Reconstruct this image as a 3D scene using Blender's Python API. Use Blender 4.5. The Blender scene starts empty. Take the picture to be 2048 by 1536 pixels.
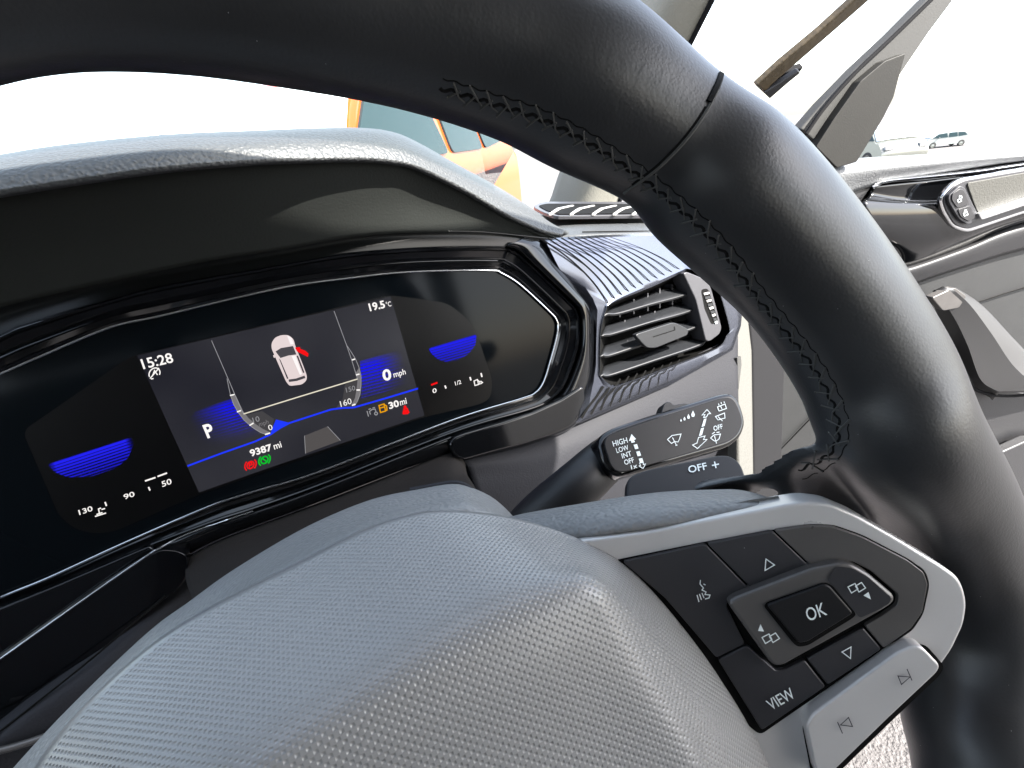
import bpy, bmesh, math, random
from mathutils import Vector, Matrix
from mathutils.geometry import tessellate_polygon
from mathutils.bvhtree import BVHTree
random.seed(4)
S = bpy.context.scene
COL = S.collection

# ------------------------------------------------------------------ camera
FPX = 900.0
def nv(*a): return Vector(a).normalized()
XC = nv(.8886, -.2978, .3488)                  # the car's right, in camera axes (x right, y down, z ahead)
VC = nv(.2074, .9393, .2734); VC = (VC - XC * VC.dot(XC)).normalized()
NC = XC.cross(VC)                              # normal of the instrument display, pointing ahead
_b = math.atan2(-VC.dot(Vector((0, -483, FPX))), NC.dot(Vector((0, -483, FPX))))
DC = (VC * math.cos(_b) + NC * math.sin(_b)).normalized()   # down
FC = XC.cross(DC)                              # ahead
NW = nv(-.329, .1158, .937)                    # axis of the steering wheel
EYE = Vector((0, 0, 1.18))
def w3(p): return Vector((XC.dot(p), FC.dot(p), -DC.dot(p)))
def ray(px, py): return Vector(((px - 1024) / FPX, (py - 768) / FPX, 1.0))
def Z(px, py, z): return EYE + w3(ray(px, py) * z)
def PL(n, c):
    def f(px, py, off=0.0):
        r = ray(px, py); return EYE + w3(r * ((c - off) / n.dot(r)))
    f.n = w3(n); return f
KC = .3788
CL = PL(NC, KC)
def K(px, py, k): r = ray(px, py); return EYE + w3(r * (k / NC.dot(r)))
def Wh(px, py, w): r = ray(px, py); return EYE + w3(r * (w / NW.dot(r)))
def plane3(a, b, c):
    """plane through three world points -> pixel mapper, offset towards the camera"""
    n = (b - a).cross(c - a).normalized()
    if n.dot(a - EYE) < 0: n = -n
    d = n.dot(a - EYE)
    def f(px, py, off=0.0):
        r = w3(ray(px, py)); return EYE + r * ((d - off) / n.dot(r))
    f.n = n; return f
cd = bpy.data.cameras.new('camera'); cam = bpy.data.objects.new('camera', cd); COL.objects.link(cam)
R = Matrix((w3(Vector((1, 0, 0))), w3(Vector((0, -1, 0))), w3(Vector((0, 0, -1))))).transposed()
cam.matrix_world = Matrix.Translation(EYE) @ R.to_4x4()
cd.sensor_width = 36; cd.lens = FPX / 2048 * 36; cd.clip_start = .005; cd.clip_end = 800
S.camera = cam

# ------------------------------------------------------------------ sky, sun, exposure
SUN = Vector((.46, -.68, .88)).normalized()
W = bpy.data.worlds.new('World'); S.world = W; W.use_nodes = True
nt = W.node_tree; bg = nt.nodes['Background']
sky = nt.nodes.new('ShaderNodeTexSky'); sky.sky_type = 'NISHITA'; sky.sun_disc = False
sky.sun_elevation = math.asin(SUN.z); sky.sun_rotation = math.atan2(SUN.x, SUN.y)
sky.air_density = 1.0; sky.dust_density = 2.0; sky.ozone_density = .3
hs = nt.nodes.new('ShaderNodeHueSaturation'); hs.inputs['Saturation'].default_value = .6   # hazy summer air
nt.links.new(sky.outputs[0], hs.inputs['Color']); nt.links.new(hs.outputs[0], bg.inputs[0]); bg.inputs[1].default_value = .15
sl = bpy.data.lights.new('sun', 'SUN'); sl.energy = 4.5; sl.angle = math.radians(.5); sl.color = (1, .95, .87)
so = bpy.data.objects.new('sun', sl); COL.objects.link(so); so.rotation_euler = SUN.to_track_quat('Z', 'Y').to_euler(); so.location = (3, -3, 6)
S.view_settings.view_transform = 'Standard'; S.view_settings.look = 'None'
S.view_settings.exposure = 2.55; S.view_settings.gamma = 1

# ------------------------------------------------------------------ materials
M = {}
def mat(name, col, rough=.5, metal=0, spec=.5, coat=0, bump=None, emit=None, dust=0, var=0, sheen=0):
    m = bpy.data.materials.new(name); m.use_nodes = True; t = m.node_tree; N = t.nodes; L = t.links
    p = N['Principled BSDF']
    p.inputs['Base Color'].default_value = (*col, 1); p.inputs['Roughness'].default_value = rough
    p.inputs['Metallic'].default_value = metal; p.inputs['Specular IOR Level'].default_value = spec
    p.inputs['Coat Weight'].default_value = coat; p.inputs['Coat Roughness'].default_value = .04
    if sheen: p.inputs['Sheen Weight'].default_value = sheen
    tc = N.new('ShaderNodeTexCoord')
    if emit:
        p.inputs['Emission Color'].default_value = (*emit[0], 1); p.inputs['Emission Strength'].default_value = emit[1]
    colsock = None
    if var:
        n = N.new('ShaderNodeTexNoise'); n.inputs['Scale'].default_value = 45; n.inputs['Detail'].default_value = 6
        L.new(tc.outputs['Object'], n.inputs['Vector'])
        mx = N.new('ShaderNodeMix'); mx.data_type = 'RGBA'
        mx.inputs[6].default_value = (*[c * (1 - var) for c in col], 1); mx.inputs[7].default_value = (*[min(1, c * (1 + var)) for c in col], 1)
        L.new(n.outputs['Fac'], mx.inputs[0]); colsock = mx.outputs[2]
        r = N.new('ShaderNodeMapRange'); r.inputs[3].default_value = max(0, rough - .1); r.inputs[4].default_value = min(1, rough + .1)
        L.new(n.outputs['Fac'], r.inputs[0]); L.new(r.outputs[0], p.inputs['Roughness'])
    if dust:
        v = N.new('ShaderNodeTexVoronoi'); v.inputs['Scale'].default_value = 230
        L.new(tc.outputs['Object'], v.inputs['Vector'])
        n2 = N.new('ShaderNodeTexNoise'); n2.inputs['Scale'].default_value = 31; n2.inputs['Detail'].default_value = 3
        L.new(tc.outputs['Object'], n2.inputs['Vector'])
        a = N.new('ShaderNodeMath'); a.operation = 'MULTIPLY_ADD'; a.inputs[1].default_value = .16 * dust; a.inputs[2].default_value = -.05 * dust
        L.new(n2.outputs['Fac'], a.inputs[0])
        lt = N.new('ShaderNodeMath'); lt.operation = 'LESS_THAN'; L.new(v.outputs['Distance'], lt.inputs[0]); L.new(a.outputs[0], lt.inputs[1])
        mx2 = N.new('ShaderNodeMix'); mx2.data_type = 'RGBA'; mx2.inputs[6].default_value = (*col, 1); mx2.inputs[7].default_value = (.45, .46, .44, 1)
        if colsock: L.new(colsock, mx2.inputs[6])
        L.new(lt.outputs[0], mx2.inputs[0]); colsock = mx2.outputs[2]
    if colsock: L.new(colsock, p.inputs['Base Color'])
    if bump:
        kind, sc, st, dist = bump
        if kind == 'grain':
            v = N.new('ShaderNodeTexVoronoi'); v.feature = 'SMOOTH_F1'; v.inputs['Scale'].default_value = sc
            wn = N.new('ShaderNodeTexNoise'); wn.inputs['Scale'].default_value = sc * .5; L.new(tc.outputs['Object'], wn.inputs['Vector'])
            va = N.new('ShaderNodeVectorMath'); va.operation = 'MULTIPLY_ADD'; va.inputs[1].default_value = (.9 / sc,) * 3
            L.new(wn.outputs['Color'], va.inputs[0]); L.new(tc.outputs['Object'], va.inputs[2]); L.new(va.outputs[0], v.inputs['Vector'])
            h = v.outputs['Distance']; inv = True
        elif kind == 'noise':
            v = N.new('ShaderNodeTexNoise'); v.inputs['Scale'].default_value = sc; v.inputs['Detail'].default_value = 5
            L.new(tc.outputs['Object'], v.inputs['Vector']); h = v.outputs['Fac']; inv = False
        elif kind == 'dots':                   # a staggered grid of small round dimples laid out in metres of UV
            sep = N.new('ShaderNodeSeparateXYZ'); L.new(tc.outputs['UV'], sep.inputs[0])
            def mth(op, a, b=None, c=None):
                q = N.new('ShaderNodeMath'); q.operation = op
                for i, x in enumerate((a, b, c)):
                    if x is None: continue
                    if isinstance(x, (int, float)): q.inputs[i].default_value = x
                    else: L.new(x, q.inputs[i])
                return q.outputs[0]
            k = 2 * math.pi / sc
            cu = mth('COSINE', mth('MULTIPLY', sep.outputs[0], k)); cv = mth('COSINE', mth('MULTIPLY', sep.outputs[1], k))
            s1 = mth('MULTIPLY', cu, cv)
            h = mth('POWER', mth('MAXIMUM', s1, 0.0), 1.3); inv = True
        b = N.new('ShaderNodeBump'); b.inputs['Strength'].default_value = st; b.inputs['Distance'].default_value = dist; b.invert = inv
        L.new(h, b.inputs['Height']); L.new(b.outputs[0], p.inputs['Normal'])
        if coat and kind != 'dots': L.new(b.outputs[0], p.inputs['Coat Normal'])
    M[name] = m; return m
def emis(name, col, s=1.0):
    m = bpy.data.materials.new(name); m.use_nodes = True; t = m.node_tree
    for n in list(t.nodes): t.nodes.remove(n)
    o = t.nodes.new('ShaderNodeOutputMaterial'); e = t.nodes.new('ShaderNodeEmission')
    e.inputs[0].default_value = (*col, 1); e.inputs[1].default_value = s; t.links.new(e.outputs[0], o.inputs[0]); M[name] = m
def emis_fan(name, col, s, stripes, fade, slope=.0):
    """display graphic: blue bars, thinning downwards, fading sideways; u,v from the shape's own UV"""
    m = bpy.data.materials.new(name); m.use_nodes = True; t = m.node_tree; N = t.nodes; L = t.links
    for n in list(N): N.remove(n)
    o = N.new('ShaderNodeOutputMaterial'); e = N.new('ShaderNodeEmission'); L.new(e.outputs[0], o.inputs[0])
    tc = N.new('ShaderNodeTexCoord'); sep = N.new('ShaderNodeSeparateXYZ'); L.new(tc.outputs['UV'], sep.inputs[0])
    def mth(op, a, b=None, c=None, clamp=False):
        q = N.new('ShaderNodeMath'); q.operation = op; q.use_clamp = clamp
        for i, x in enumerate((a, b, c)):
            if x is None: continue
            if isinstance(x, (int, float)): q.inputs[i].default_value = x
            else: L.new(x, q.inputs[i])
        return q.outputs[0]
    u, v = sep.outputs[0], sep.outputs[1]
    vv = mth('MULTIPLY_ADD', u, slope, v)
    st = mth('MULTIPLY_ADD', mth('SINE', mth('MULTIPLY', vv, stripes * 2 * math.pi)), .5, .5)
    duty = mth('MULTIPLY', vv, -1.0); duty = mth('ADD', duty, 1.0)
    a = mth('GREATER_THAN', mth('ADD', duty, 0.0), st)
    lvl = mth('MULTIPLY_ADD', vv, -.75, 1.0, clamp=True)
    if fade > 0: f = mth('MULTIPLY', mth('SUBTRACT', 1.0, u), 1.6, clamp=True)
    elif fade < 0: f = mth('MULTIPLY', u, 1.6, clamp=True)
    else: f = mth('MULTIPLY', mth('MULTIPLY', mth('MULTIPLY', u, mth('SUBTRACT', 1.0, u)), 4.0), 3.0, clamp=True)
    if fade: lvl = mth('MULTIPLY', lvl, mth('MULTIPLY', v, 5.0, clamp=True))
    tot = mth('MULTIPLY', mth('MULTIPLY', mth('MULTIPLY_ADD', a, .9, .10), lvl), mth('MULTIPLY', f, f))
    tot = mth('MULTIPLY', tot, s)
    e.inputs[0].default_value = (*col, 1); e.inputs[1].default_value = s * 1.15
    tr = N.new('ShaderNodeBsdfTransparent'); mx = N.new('ShaderNodeMixShader'); fac = mth('MINIMUM', mth('DIVIDE', tot, s), 1.0)
    L.new(fac, mx.inputs[0]); L.new(tr.outputs[0], mx.inputs[1]); L.new(e.outputs[0], mx.inputs[2]); L.new(mx.outputs[0], o.inputs[0]); M[name] = m

EV = 2 ** -S.view_settings.exposure
mat('leather', (.018, .019, .0205), .37, spec=.55, bump=('grain', 1500, .10, .0003), dust=.45, var=.3)
mat('thread', (.05, .05, .047), .8)
mat('crease', (.004, .004, .004), .7, spec=.1)
mat('airbag', (.20, .20, .198), .30, spec=.75, bump=('dots', .0022, .7, .00030), dust=.5)
mat('wheel_grain', (.17, .172, .17), .45, spec=.5, bump=('grain', 700, .5, .0007), dust=.4)
mat('airbag_plain', (.17, .17, .168), .34, spec=.75, dust=.7, bump=('grain', 1400, .15, .0003))
mat('soft_grain', (.042, .045, .047), .46, spec=.5, bump=('grain', 520, .7, .0010), dust=.3)
mat('fine_grain', (.022, .0225, .026), .62, spec=.12, bump=('grain', 620, .35, .0006))
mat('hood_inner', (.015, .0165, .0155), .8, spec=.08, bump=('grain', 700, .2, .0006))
mat('dark_plastic', (.010, .010, .011), .45, spec=.35, bump=('noise', 900, .12, .0005))
mat('fabric_dark', (.016, .014, .013), .8, spec=.2, bump=('noise', 500, .3, .0008))
mat('gloss_black', (.0030, .0033, .004), .08, spec=.42, coat=.15, dust=.22, bump=('noise', 12, .02, .001))
mat('ledge_black', (.004, .0045, .0045), .28, spec=.22)
mat('edge_silver', (.5, .52, .54), .18, metal=.9)
mat('satin_black', (.010, .010, .011), .42, spec=.22, bump=('noise', 2000, .05, .0002))
mat('button_black', (.022, .022, .025), .42, spec=.5, dust=.35, bump=('noise', 2500, .1, .0002), var=.3)
mat('ring_grey', (.10, .095, .092), .33, metal=.35, dust=.3, var=.15)
mat('silver', (.52, .51, .50), .32, metal=.3, bump=('noise', 1500, .05, .0002), dust=.25, var=.08)
mat('trim_metal', (.105, .115, .145), .24, metal=.9, bump=('noise', 1200, .03, .0002))
mat('chrome', (.75, .76, .78), .1, metal=1)
mat('glass_black', (.002, .003, .004), .10, spec=.10, dust=.16, bump=('noise', 8, .02, .001))
mat('display_black', (.0015, .0014, .0015), .35, spec=.18)
mat('slat', (.011, .012, .014), .38, spec=.5, dust=.35)
mat('vent_grey', (.035, .035, .04), .45, spec=.5, bump=('noise', 1500, .1, .0003))
mat('void', (.003, .003, .003), .8, spec=.1)
mat('white_print', (.62, .68, .68), .5)
mat('dark_print', (.03, .03, .04), .5)
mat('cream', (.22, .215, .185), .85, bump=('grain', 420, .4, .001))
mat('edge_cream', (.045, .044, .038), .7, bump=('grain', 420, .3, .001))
mat('triangle_grey', (.013, .0125, .011), .6, spec=.25, bump=('noise', 700, .3, .0006), var=.2)
mat('door_grey', (.018, .0188, .0195), .6, bump=('noise', 700, .3, .0006), var=.08)
mat('door_top', (.13, .135, .14), .5, bump=('grain', 500, .5, .001))
mat('armrest', (.020, .020, .022), .5, bump=('grain', 600, .3, .0008))
mat('handle_grey', (.020, .020, .021), .45, bump=('noise', 900, .15, .0005))
mat('pillar_grey', (.030, .030, .0285), .7, bump=('noise', 500, .2, .0006))
mat('rubber', (.010, .010, .011), .85, spec=.1)
mat('gold_edge', (.07, .05, .025), .5, bump=('noise', 120, .5, .002), var=.5)
mat('carpet', (.12, .112, .118), .95, bump=('noise', 420, 1.0, .004), var=.35)
mat('floor_dark', (.04, .04, .04), .9, bump=('noise', 300, .8, .003))
mat('headliner', (.34, .33, .30), .9, bump=('noise', 300, .2, .001))
mat('seat_fabric', (.05, .05, .055), .9, bump=('noise', 250, .4, .002))
mat('red_paint', (.46, .062, .002), .3, coat=.8)
mat('red_dark', (.28, .02, .01), .35, coat=.5)
mat('silver_paint', (.13, .135, .12), .3, metal=.4, coat=.8)
mat('white_paint', (.16, .17, .16), .3, coat=.8)
mat('car_glass', (.016, .030, .033), .15, spec=.12)
mat('car_glass_glare', (.55, .6, .62), .3)  # pale colour paints the blown-out reflection on parked cars' windscreens
mat('tyre', (.02, .02, .02), .8)
mat('asphalt', (.095, .09, .09), .9, bump=('noise', 130, 1.0, .012), var=.5)
mat('body_dark', (.02, .02, .02), .5)
emis('px_white', (1, .96, .93), EV * 1.05); emis('px_grey', (.55, .55, .58), EV * .55); emis('px_dim', (.5, .48, .5), EV * .4)
emis('px_cream', (1, .93, .75), EV * .8); emis('px_blue', (.015, .045, 1), EV * 1.0); emis('px_red', (1, .008, .01), EV * .95)
emis('px_green', (.0, .75, .03), EV * .8); emis('px_amber', (1, .42, .0), EV * .85)
emis('px_road', (.09, .083, .083), EV * 1.0); emis('px_ring', (.06, .058, .062), EV); emis('px_carwin', (.07, .065, .075), EV); emis('px_carbody', (.80, .68, .68), EV)
emis('px_carlight', (1, .95, .95), EV)
emis_fan('px_fan_side', (.02, .02, 1), EV * .8, 13, 0)
emis_fan('px_fan_left', (.006, .006, 1), EV * .95, 13, -1)
emis_fan('px_fan_right', (.006, .006, 1), EV * .95, 13, 1)
# the lit LCD: dark grey, slightly uneven backlight
m = mat('lcd', (.004, .004, .005), .3, spec=.2)
t = m.node_tree; p = t.nodes['Principled BSDF']; n = t.nodes.new('ShaderNodeTexNoise'); n.inputs['Scale'].default_value = 14; n.inputs['Detail'].default_value = 1
tc = t.nodes.new('ShaderNodeTexCoord'); t.links.new(tc.outputs['Object'], n.inputs['Vector'])
cr = t.nodes.new('ShaderNodeValToRGB'); cr.color_ramp.elements[0].position = .3; cr.color_ramp.elements[1].position = .75
cr.color_ramp.elements[0].color = (.009, .009, .014, 1); cr.color_ramp.elements[1].color = (.030, .030, .036, 1)
t.links.new(n.outputs['Fac'], cr.inputs[0]); t.links.new(cr.outputs[0], p.inputs['Emission Color']); p.inputs['Emission Strength'].default_value = EV * 1.1

def glass_mat(name, tint, fac):
    m = bpy.data.materials.new(name); m.use_nodes = True; t = m.node_tree; N = t.nodes
    for n in list(N): N.remove(n)
    o = N.new('ShaderNodeOutputMaterial'); a = N.new('ShaderNodeBsdfTransparent'); a.inputs[0].default_value = (*tint, 1)
    g = N.new('ShaderNodeBsdfGlossy'); g.inputs['Roughness'].default_value = .02
    f = N.new('ShaderNodeFresnel'); f.inputs[0].default_value = 1.08; mx = N.new('ShaderNodeMixShader')
    t.links.new(f.outputs[0], mx.inputs[0]); t.links.new(a.outputs[0], mx.inputs[1]); t.links.new(g.outputs[0], mx.inputs[2]); t.links.new(mx.outputs[0], o.inputs[0]); M[name] = m
glass_mat('windscreen_glass', (.93, .96, .95), .1)

# ------------------------------------------------------------------ builders
def thing(name, label, cat, loc, group=None):
    o = bpy.data.objects.new(name, None); o.empty_display_size = .02; COL.objects.link(o); o.location = loc
    o['label'] = label; o['category'] = cat
    if group: o['group'] = group
    return o
def origin(par):
    v = Vector((0, 0, 0))
    while par is not None: v = v + par.location; par = par.parent
    return v
def link(name, vs, fs, m, parent=None, uvs=None, smooth=True, face_cam=False, mats=None, fmi=None, angle=38):
    off = origin(parent)
    me = bpy.data.meshes.new(name); me.from_pydata([tuple(v - off) for v in vs], [], fs)
    if face_cam:
        c = EYE - off; me.update()
        s = sum((c - p.center).dot(p.normal) * p.area / max((c - p.center).length, 1e-6) for p in me.polygons)
        if s < 0: me.flip_normals()
    if uvs is not None:
        ul = me.uv_layers.new(name='UVMap')
        for l in me.loops: ul.data[l.index].uv = uvs[l.vertex_index]
    for x in ([m] if mats is None else mats): me.materials.append(M[x])
    if fmi:
        for p, i in zip(me.polygons, fmi): p.material_index = i
    if smooth:
        me.shade_smooth(); me.set_sharp_from_angle(angle=math.radians(angle))
    me.update()
    o = bpy.data.objects.new(name, me); COL.objects.link(o); o.parent = parent
    return o
def tag(o, label, cat, group=None, kind=None):
    if label: o['label'] = label
    if cat: o['category'] = cat
    if group: o['group'] = group
    if kind: o['kind'] = kind
    return o
def cr(p0, p1, p2, p3, t):
    return .5 * ((2 * p1) + (p2 - p0) * t + (2 * p0 - 5 * p1 + 4 * p2 - p3) * t * t + (3 * p1 - p0 - 3 * p2 + p3) * t ** 3)
def spline(P, n, closed=False):
    """n samples of a Catmull-Rom curve through P (index parameter)"""
    P = [Vector(q) for q in P]; k = len(P); out = []
    segs = k if closed else k - 1
    for i in range(n):
        t = i * segs / (n if closed else (n - 1)); j = min(int(t), segs - 1); f = t - j
        g = (lambda a: P[a % k]) if closed else (lambda a: P[max(0, min(k - 1, a))] if 0 <= a < k else (2 * P[0] - P[1] if a < 0 else 2 * P[-1] - P[-2]))
        out.append(cr(g(j - 1), g(j), g(j + 1), g(j + 2), f))
    return out
def arcs(P, n):
    """re-space a polyline to n points equally along its length"""
    D = [0]
    for a, b in zip(P, P[1:]): D.append(D[-1] + (b - a).length)
    out = []; j = 0
    for i in range(n):
        s = D[-1] * i / (n - 1)
        while j < len(P) - 2 and D[j + 1] < s: j += 1
        f = 0 if D[j + 1] == D[j] else (s - D[j]) / (D[j + 1] - D[j]); out.append(P[j].lerp(P[j + 1], min(1, f)))
    return out
def surf(name, rows, m, parent=None, n=60, k=6, thick=.002, smooth_rows=True, same=False, uv=None, angle=60, bevel=0):
    """tensor surface through rows of world points, with thickness behind it"""
    R2 = []
    for r in rows:
        s = spline(r, n if same else n * 4); R2.append(s if same else arcs(s, n))
    nr = (len(R2) - 1) * k + 1; G = []
    cols = []
    for c in range(n):
        q = [r[c] for r in R2]
        cols.append(spline(q, nr) if smooth_rows else [q[min(i // k, len(q) - 2)].lerp(q[min(i // k, len(q) - 2) + 1], i / k - min(i // k, len(q) - 2)) for i in range(nr)])
    vs = [cols[c][i] for i in range(nr) for c in range(n)]
    fs = [(i * n + c, i * n + c + 1, (i + 1) * n + c + 1, (i + 1) * n + c) for i in range(nr - 1) for c in range(n - 1)]
    uvs = None
    if uv is not None:
        base = uv; uvs = [None] * len(vs)
        for c in range(n):
            acc = 0; b = base * k
            L = [0] * nr
            for i in range(b + 1, nr): L[i] = L[i - 1] + (cols[c][i] - cols[c][i - 1]).length
            for i in range(b - 1, -1, -1): L[i] = L[i + 1] - (cols[c][i] - cols[c][i + 1]).length
            for i in range(nr): uvs[i * n + c] = (0, L[i])
        for i in range(nr):
            acc = 0
            mid = n // 2; A = [0] * n
            for c in range(mid + 1, n): A[c] = A[c - 1] + (cols[c][i] - cols[c - 1][i]).length
            for c in range(mid - 1, -1, -1): A[c] = A[c + 1] - (cols[c][i] - cols[c + 1][i]).length
            for c in range(n): uvs[i * n + c] = (A[c], uvs[i * n + c][1])
    o = link(name, vs, fs, m, parent, uvs=uvs, face_cam=True, angle=angle)
    if thick:
        s = o.modifiers.new('t', 'SOLIDIFY'); s.thickness = thick; s.offset = -1
    return o
def chaikin(P, it=2, q=.25):
    for _ in range(it):
        o = []
        for i in range(len(P)):
            a, b = P[i], P[(i + 1) % len(P)]
            o.append((a[0] * (1 - q) + b[0] * q, a[1] * (1 - q) + b[1] * q)); o.append((a[0] * q + b[0] * (1 - q), a[1] * q + b[1] * (1 - q)))
        P = o
    return P
def rnd(P, r=10, n=5):
    """round each corner of a pixel polygon by about r pixels"""
    out = []; k = len(P)
    for i in range(k):
        p = Vector(P[i]); a = Vector(P[i - 1]); b = Vector(P[(i + 1) % k])
        da = (a - p); db = (b - p); ra = min(r, da.length * .45); rb = min(r, db.length * .45)
        A = p + da.normalized() * ra; B = p + db.normalized() * rb
        for j in range(n + 1):
            t = j / n; q = A * (1 - t) ** 2 + p * 2 * t * (1 - t) + B * t * t; out.append((q.x, q.y))
    return out
def plate(name, P, f, m, parent=None, thick=.003, off=0.0, bevel=.0006, seg=3, uvdir=None, off_fn=None):
    """solid panel: pixel outline on plane f, front face `off` nearer, `thick` deep"""
    n = len(P); fr = []; bk = []
    for i, (x, y) in enumerate(P):
        a = f(x, y, off + (off_fn(x, y) if off_fn else 0)); fr.append(a); bk.append(a + f.n * thick)
    vs = fr + bk
    fs = [tuple(range(n)), tuple(range(2 * n - 1, n - 1, -1))] + [(i, i + n, (i + 1) % n + n, (i + 1) % n) for i in range(n)]
    o = link(name, vs, fs, m, parent, smooth=True, angle=30)
    bm = bmesh.new(); bm.from_mesh(o.data); bmesh.ops.recalc_face_normals(bm, faces=bm.faces); bm.to_mesh(o.data); bm.free()
    o.data.shade_smooth(); o.data.set_sharp_from_angle(angle=math.radians(30))
    if bevel:
        b = o.modifiers.new('b', 'BEVEL'); b.width = bevel; b.segments = seg; b.limit_method = 'ANGLE'; b.angle_limit = math.radians(50); b.harden_normals = True
    return o
_lay = [0]
def each(name, lines, w, f, m, parent, off):
    for l in lines: strokes(name, [l], w, f, m, parent, off)
def flat(name, shapes, f, m, parent=None, off=.0005, uv=None):
    """thin printed or lit shapes (each a pixel polygon) on plane f; uv=(origin, u end, v end) in pixels"""
    vs = []; fs = []; uvs = []
    for P in shapes:
        _lay[0] = (_lay[0] + 1) % 40; o_ = off + _lay[0] * 2e-6
        b = len(vs); q = [f(x, y, o_) for x, y in P]; vs += q
        if uv:
            O, U, V = [Vector(a) for a in uv]; U = U - O; V = V - O; det = U.x * V.y - U.y * V.x
            for x, y in P:
                d = Vector((x, y)) - O; uvs.append(((d.x * V.y - d.y * V.x) / det, (U.x * d.y - U.y * d.x) / det))
        for tri in tessellate_polygon([[Vector((x, y, 0)) for x, y in P]]): fs.append(tuple(b + i for i in tri))
    return link(name, vs, fs, m, parent, uvs=uvs if uv else None, smooth=False, face_cam=True)
def ribbon(P, w, closed=False):
    """stroke a pixel polyline -> polygon(s)"""
    P = [Vector(p) for p in P]; n = len(P); L = []; Rr = []
    for i in range(n):
        if closed: a, b = P[i - 1], P[(i + 1) % n]
        else: a, b = P[max(0, i - 1)], P[min(n - 1, i + 1)]
        d1 = (P[i] - a); d2 = (b - P[i])
        if d1.length < 1e-6: d1 = d2
        if d2.length < 1e-6: d2 = d1
        d1.normalize(); d2.normalize(); t = (d1 + d2)
        if t.length < 1e-3: t = d1.copy()
        t.normalize(); nn = Vector((-t.y, t.x)); c = max(.5, nn.dot(Vector((-d1.y, d1.x))))
        L.append(P[i] + nn * w / 2 / c); Rr.append(P[i] - nn * w / 2 / c)
    q = []
    for i in range(n if closed else n - 1):
        j = (i + 1) % n; q.append([tuple(L[i]), tuple(L[j]), tuple(Rr[j]), tuple(Rr[i])])
    return q
def strokes(name, lines, w, f, m, parent=None, off=.0005, fills=()):
    sh = []
    for l in lines:
        closed = l[0] == 'c'; sh += ribbon(l[1:] if closed else l, w, closed)
    vs = []; fs = []
    for P in sh + list(fills):
        _lay[0] = (_lay[0] + 1) % 60; b = len(vs); vs += [f(x, y, off + _lay[0] * 2e-6) for x, y in P]
        for tri in tessellate_polygon([[Vector((x, y, 0)) for x, y in P]]): fs.append(tuple(b + i for i in tri))
    return link(name, vs, fs, m, parent, smooth=False, face_cam=True)
def circ(cx, cy, r, n=20, a0=0, a1=360, sx=1, sk=0):
    """circle / arc in the display's skew: pixel points"""
    out = []
    full = abs(a1 - a0) >= 360
    for i in range(n if full else n + 1):
        a = math.radians(a0 + (a1 - a0) * i / n); out.append((cx + r * sx * math.cos(a), cy - r * math.sin(a) + sk * r * math.cos(a)))
    return out
def text(name, s, P0, P1, P2, f, m, parent=None, off=.0005, bold=0.0):
    """lettering whose baseline runs P0->P1 and whose cap height reaches P2 (pixels), laid on plane f"""
    cu = bpy.data.curves.new('t', 'FONT'); cu.body = s; cu.size = 1; cu.offset = bold; cu.resolution_u = 3
    to = bpy.data.objects.new('t', cu); COL.objects.link(to); bpy.context.view_layer.update()
    me = bpy.data.meshes.new_from_object(to.evaluated_get(bpy.context.evaluated_depsgraph_get()))
    bpy.data.objects.remove(to); bpy.data.curves.remove(cu)
    xs = [v.co.x for v in me.vertices]; x0, x1 = min(xs), max(xs); H = .73 if any(c.isupper() or c.isdigit() for c in s) else .56
    O = f(*P0, off); U = f(*P1, off) - O; V = f(*P2, off) - O
    vs = [O + U * ((v.co.x - x0) / (x1 - x0)) + V * (v.co.y / H) for v in me.vertices]
    fs = [tuple(p.vertices) for p in me.polygons]; bpy.data.meshes.remove(me)
    return link(name, vs, fs, m, parent, smooth=False, face_cam=True)
def tube_v(P, rad, seg=16, caps=True, vs=None, fs=None, squash=None):
    """append a swept tube; rad = number or per-point list"""
    vs = [] if vs is None else vs; fs = [] if fs is None else fs
    n = len(P); b = len(vs); up = None
    for i in range(n):
        t = (P[min(n - 1, i + 1)] - P[max(0, i - 1)]).normalized()
        if up is None: up = t.orthogonal().normalized()
        up = (up - t * up.dot(t)).normalized(); s = t.cross(up); r = rad if isinstance(rad, (int, float)) else rad[i]
        for j in range(seg):
            a = 2 * math.pi * j / seg; vs.append(P[i] + (up * math.cos(a) + s * math.sin(a)) * r)
    for i in range(n - 1):
        for j in range(seg):
            fs.append((b + i * seg + j, b + i * seg + (j + 1) % seg, b + (i + 1) * seg + (j + 1) % seg, b + (i + 1) * seg + j))
    if caps:
        fs.append(tuple(b + j for j in range(seg - 1, -1, -1))); fs.append(tuple(b + (n - 1) * seg + j for j in range(seg)))
    return vs, fs
def tube(name, P, rad, m, parent=None, seg=16):
    vs, fs = tube_v(P, rad, seg); return link(name, vs, fs, m, parent, angle=60)
def box_v(c, X, Y, Zv, vs, fs):
    b = len(vs)
    for dz in (-1, 1):
        for dx, dy in ((-1, -1), (1, -1), (1, 1), (-1, 1)): vs.append(c + X * dx + Y * dy + Zv * dz)
    fs += [tuple(b + i for i in q) for q in ((3, 2, 1, 0), (4, 5, 6, 7), (0, 1, 5, 4), (1, 2, 6, 5), (2, 3, 7, 6), (3, 0, 4, 7))]
def bake(o):
    """apply an object's modifiers"""
    bpy.context.view_layer.update()
    me = bpy.data.meshes.new_from_object(o.evaluated_get(bpy.context.evaluated_depsgraph_get()))
    o.modifiers.clear(); o.data = me; return o

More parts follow.
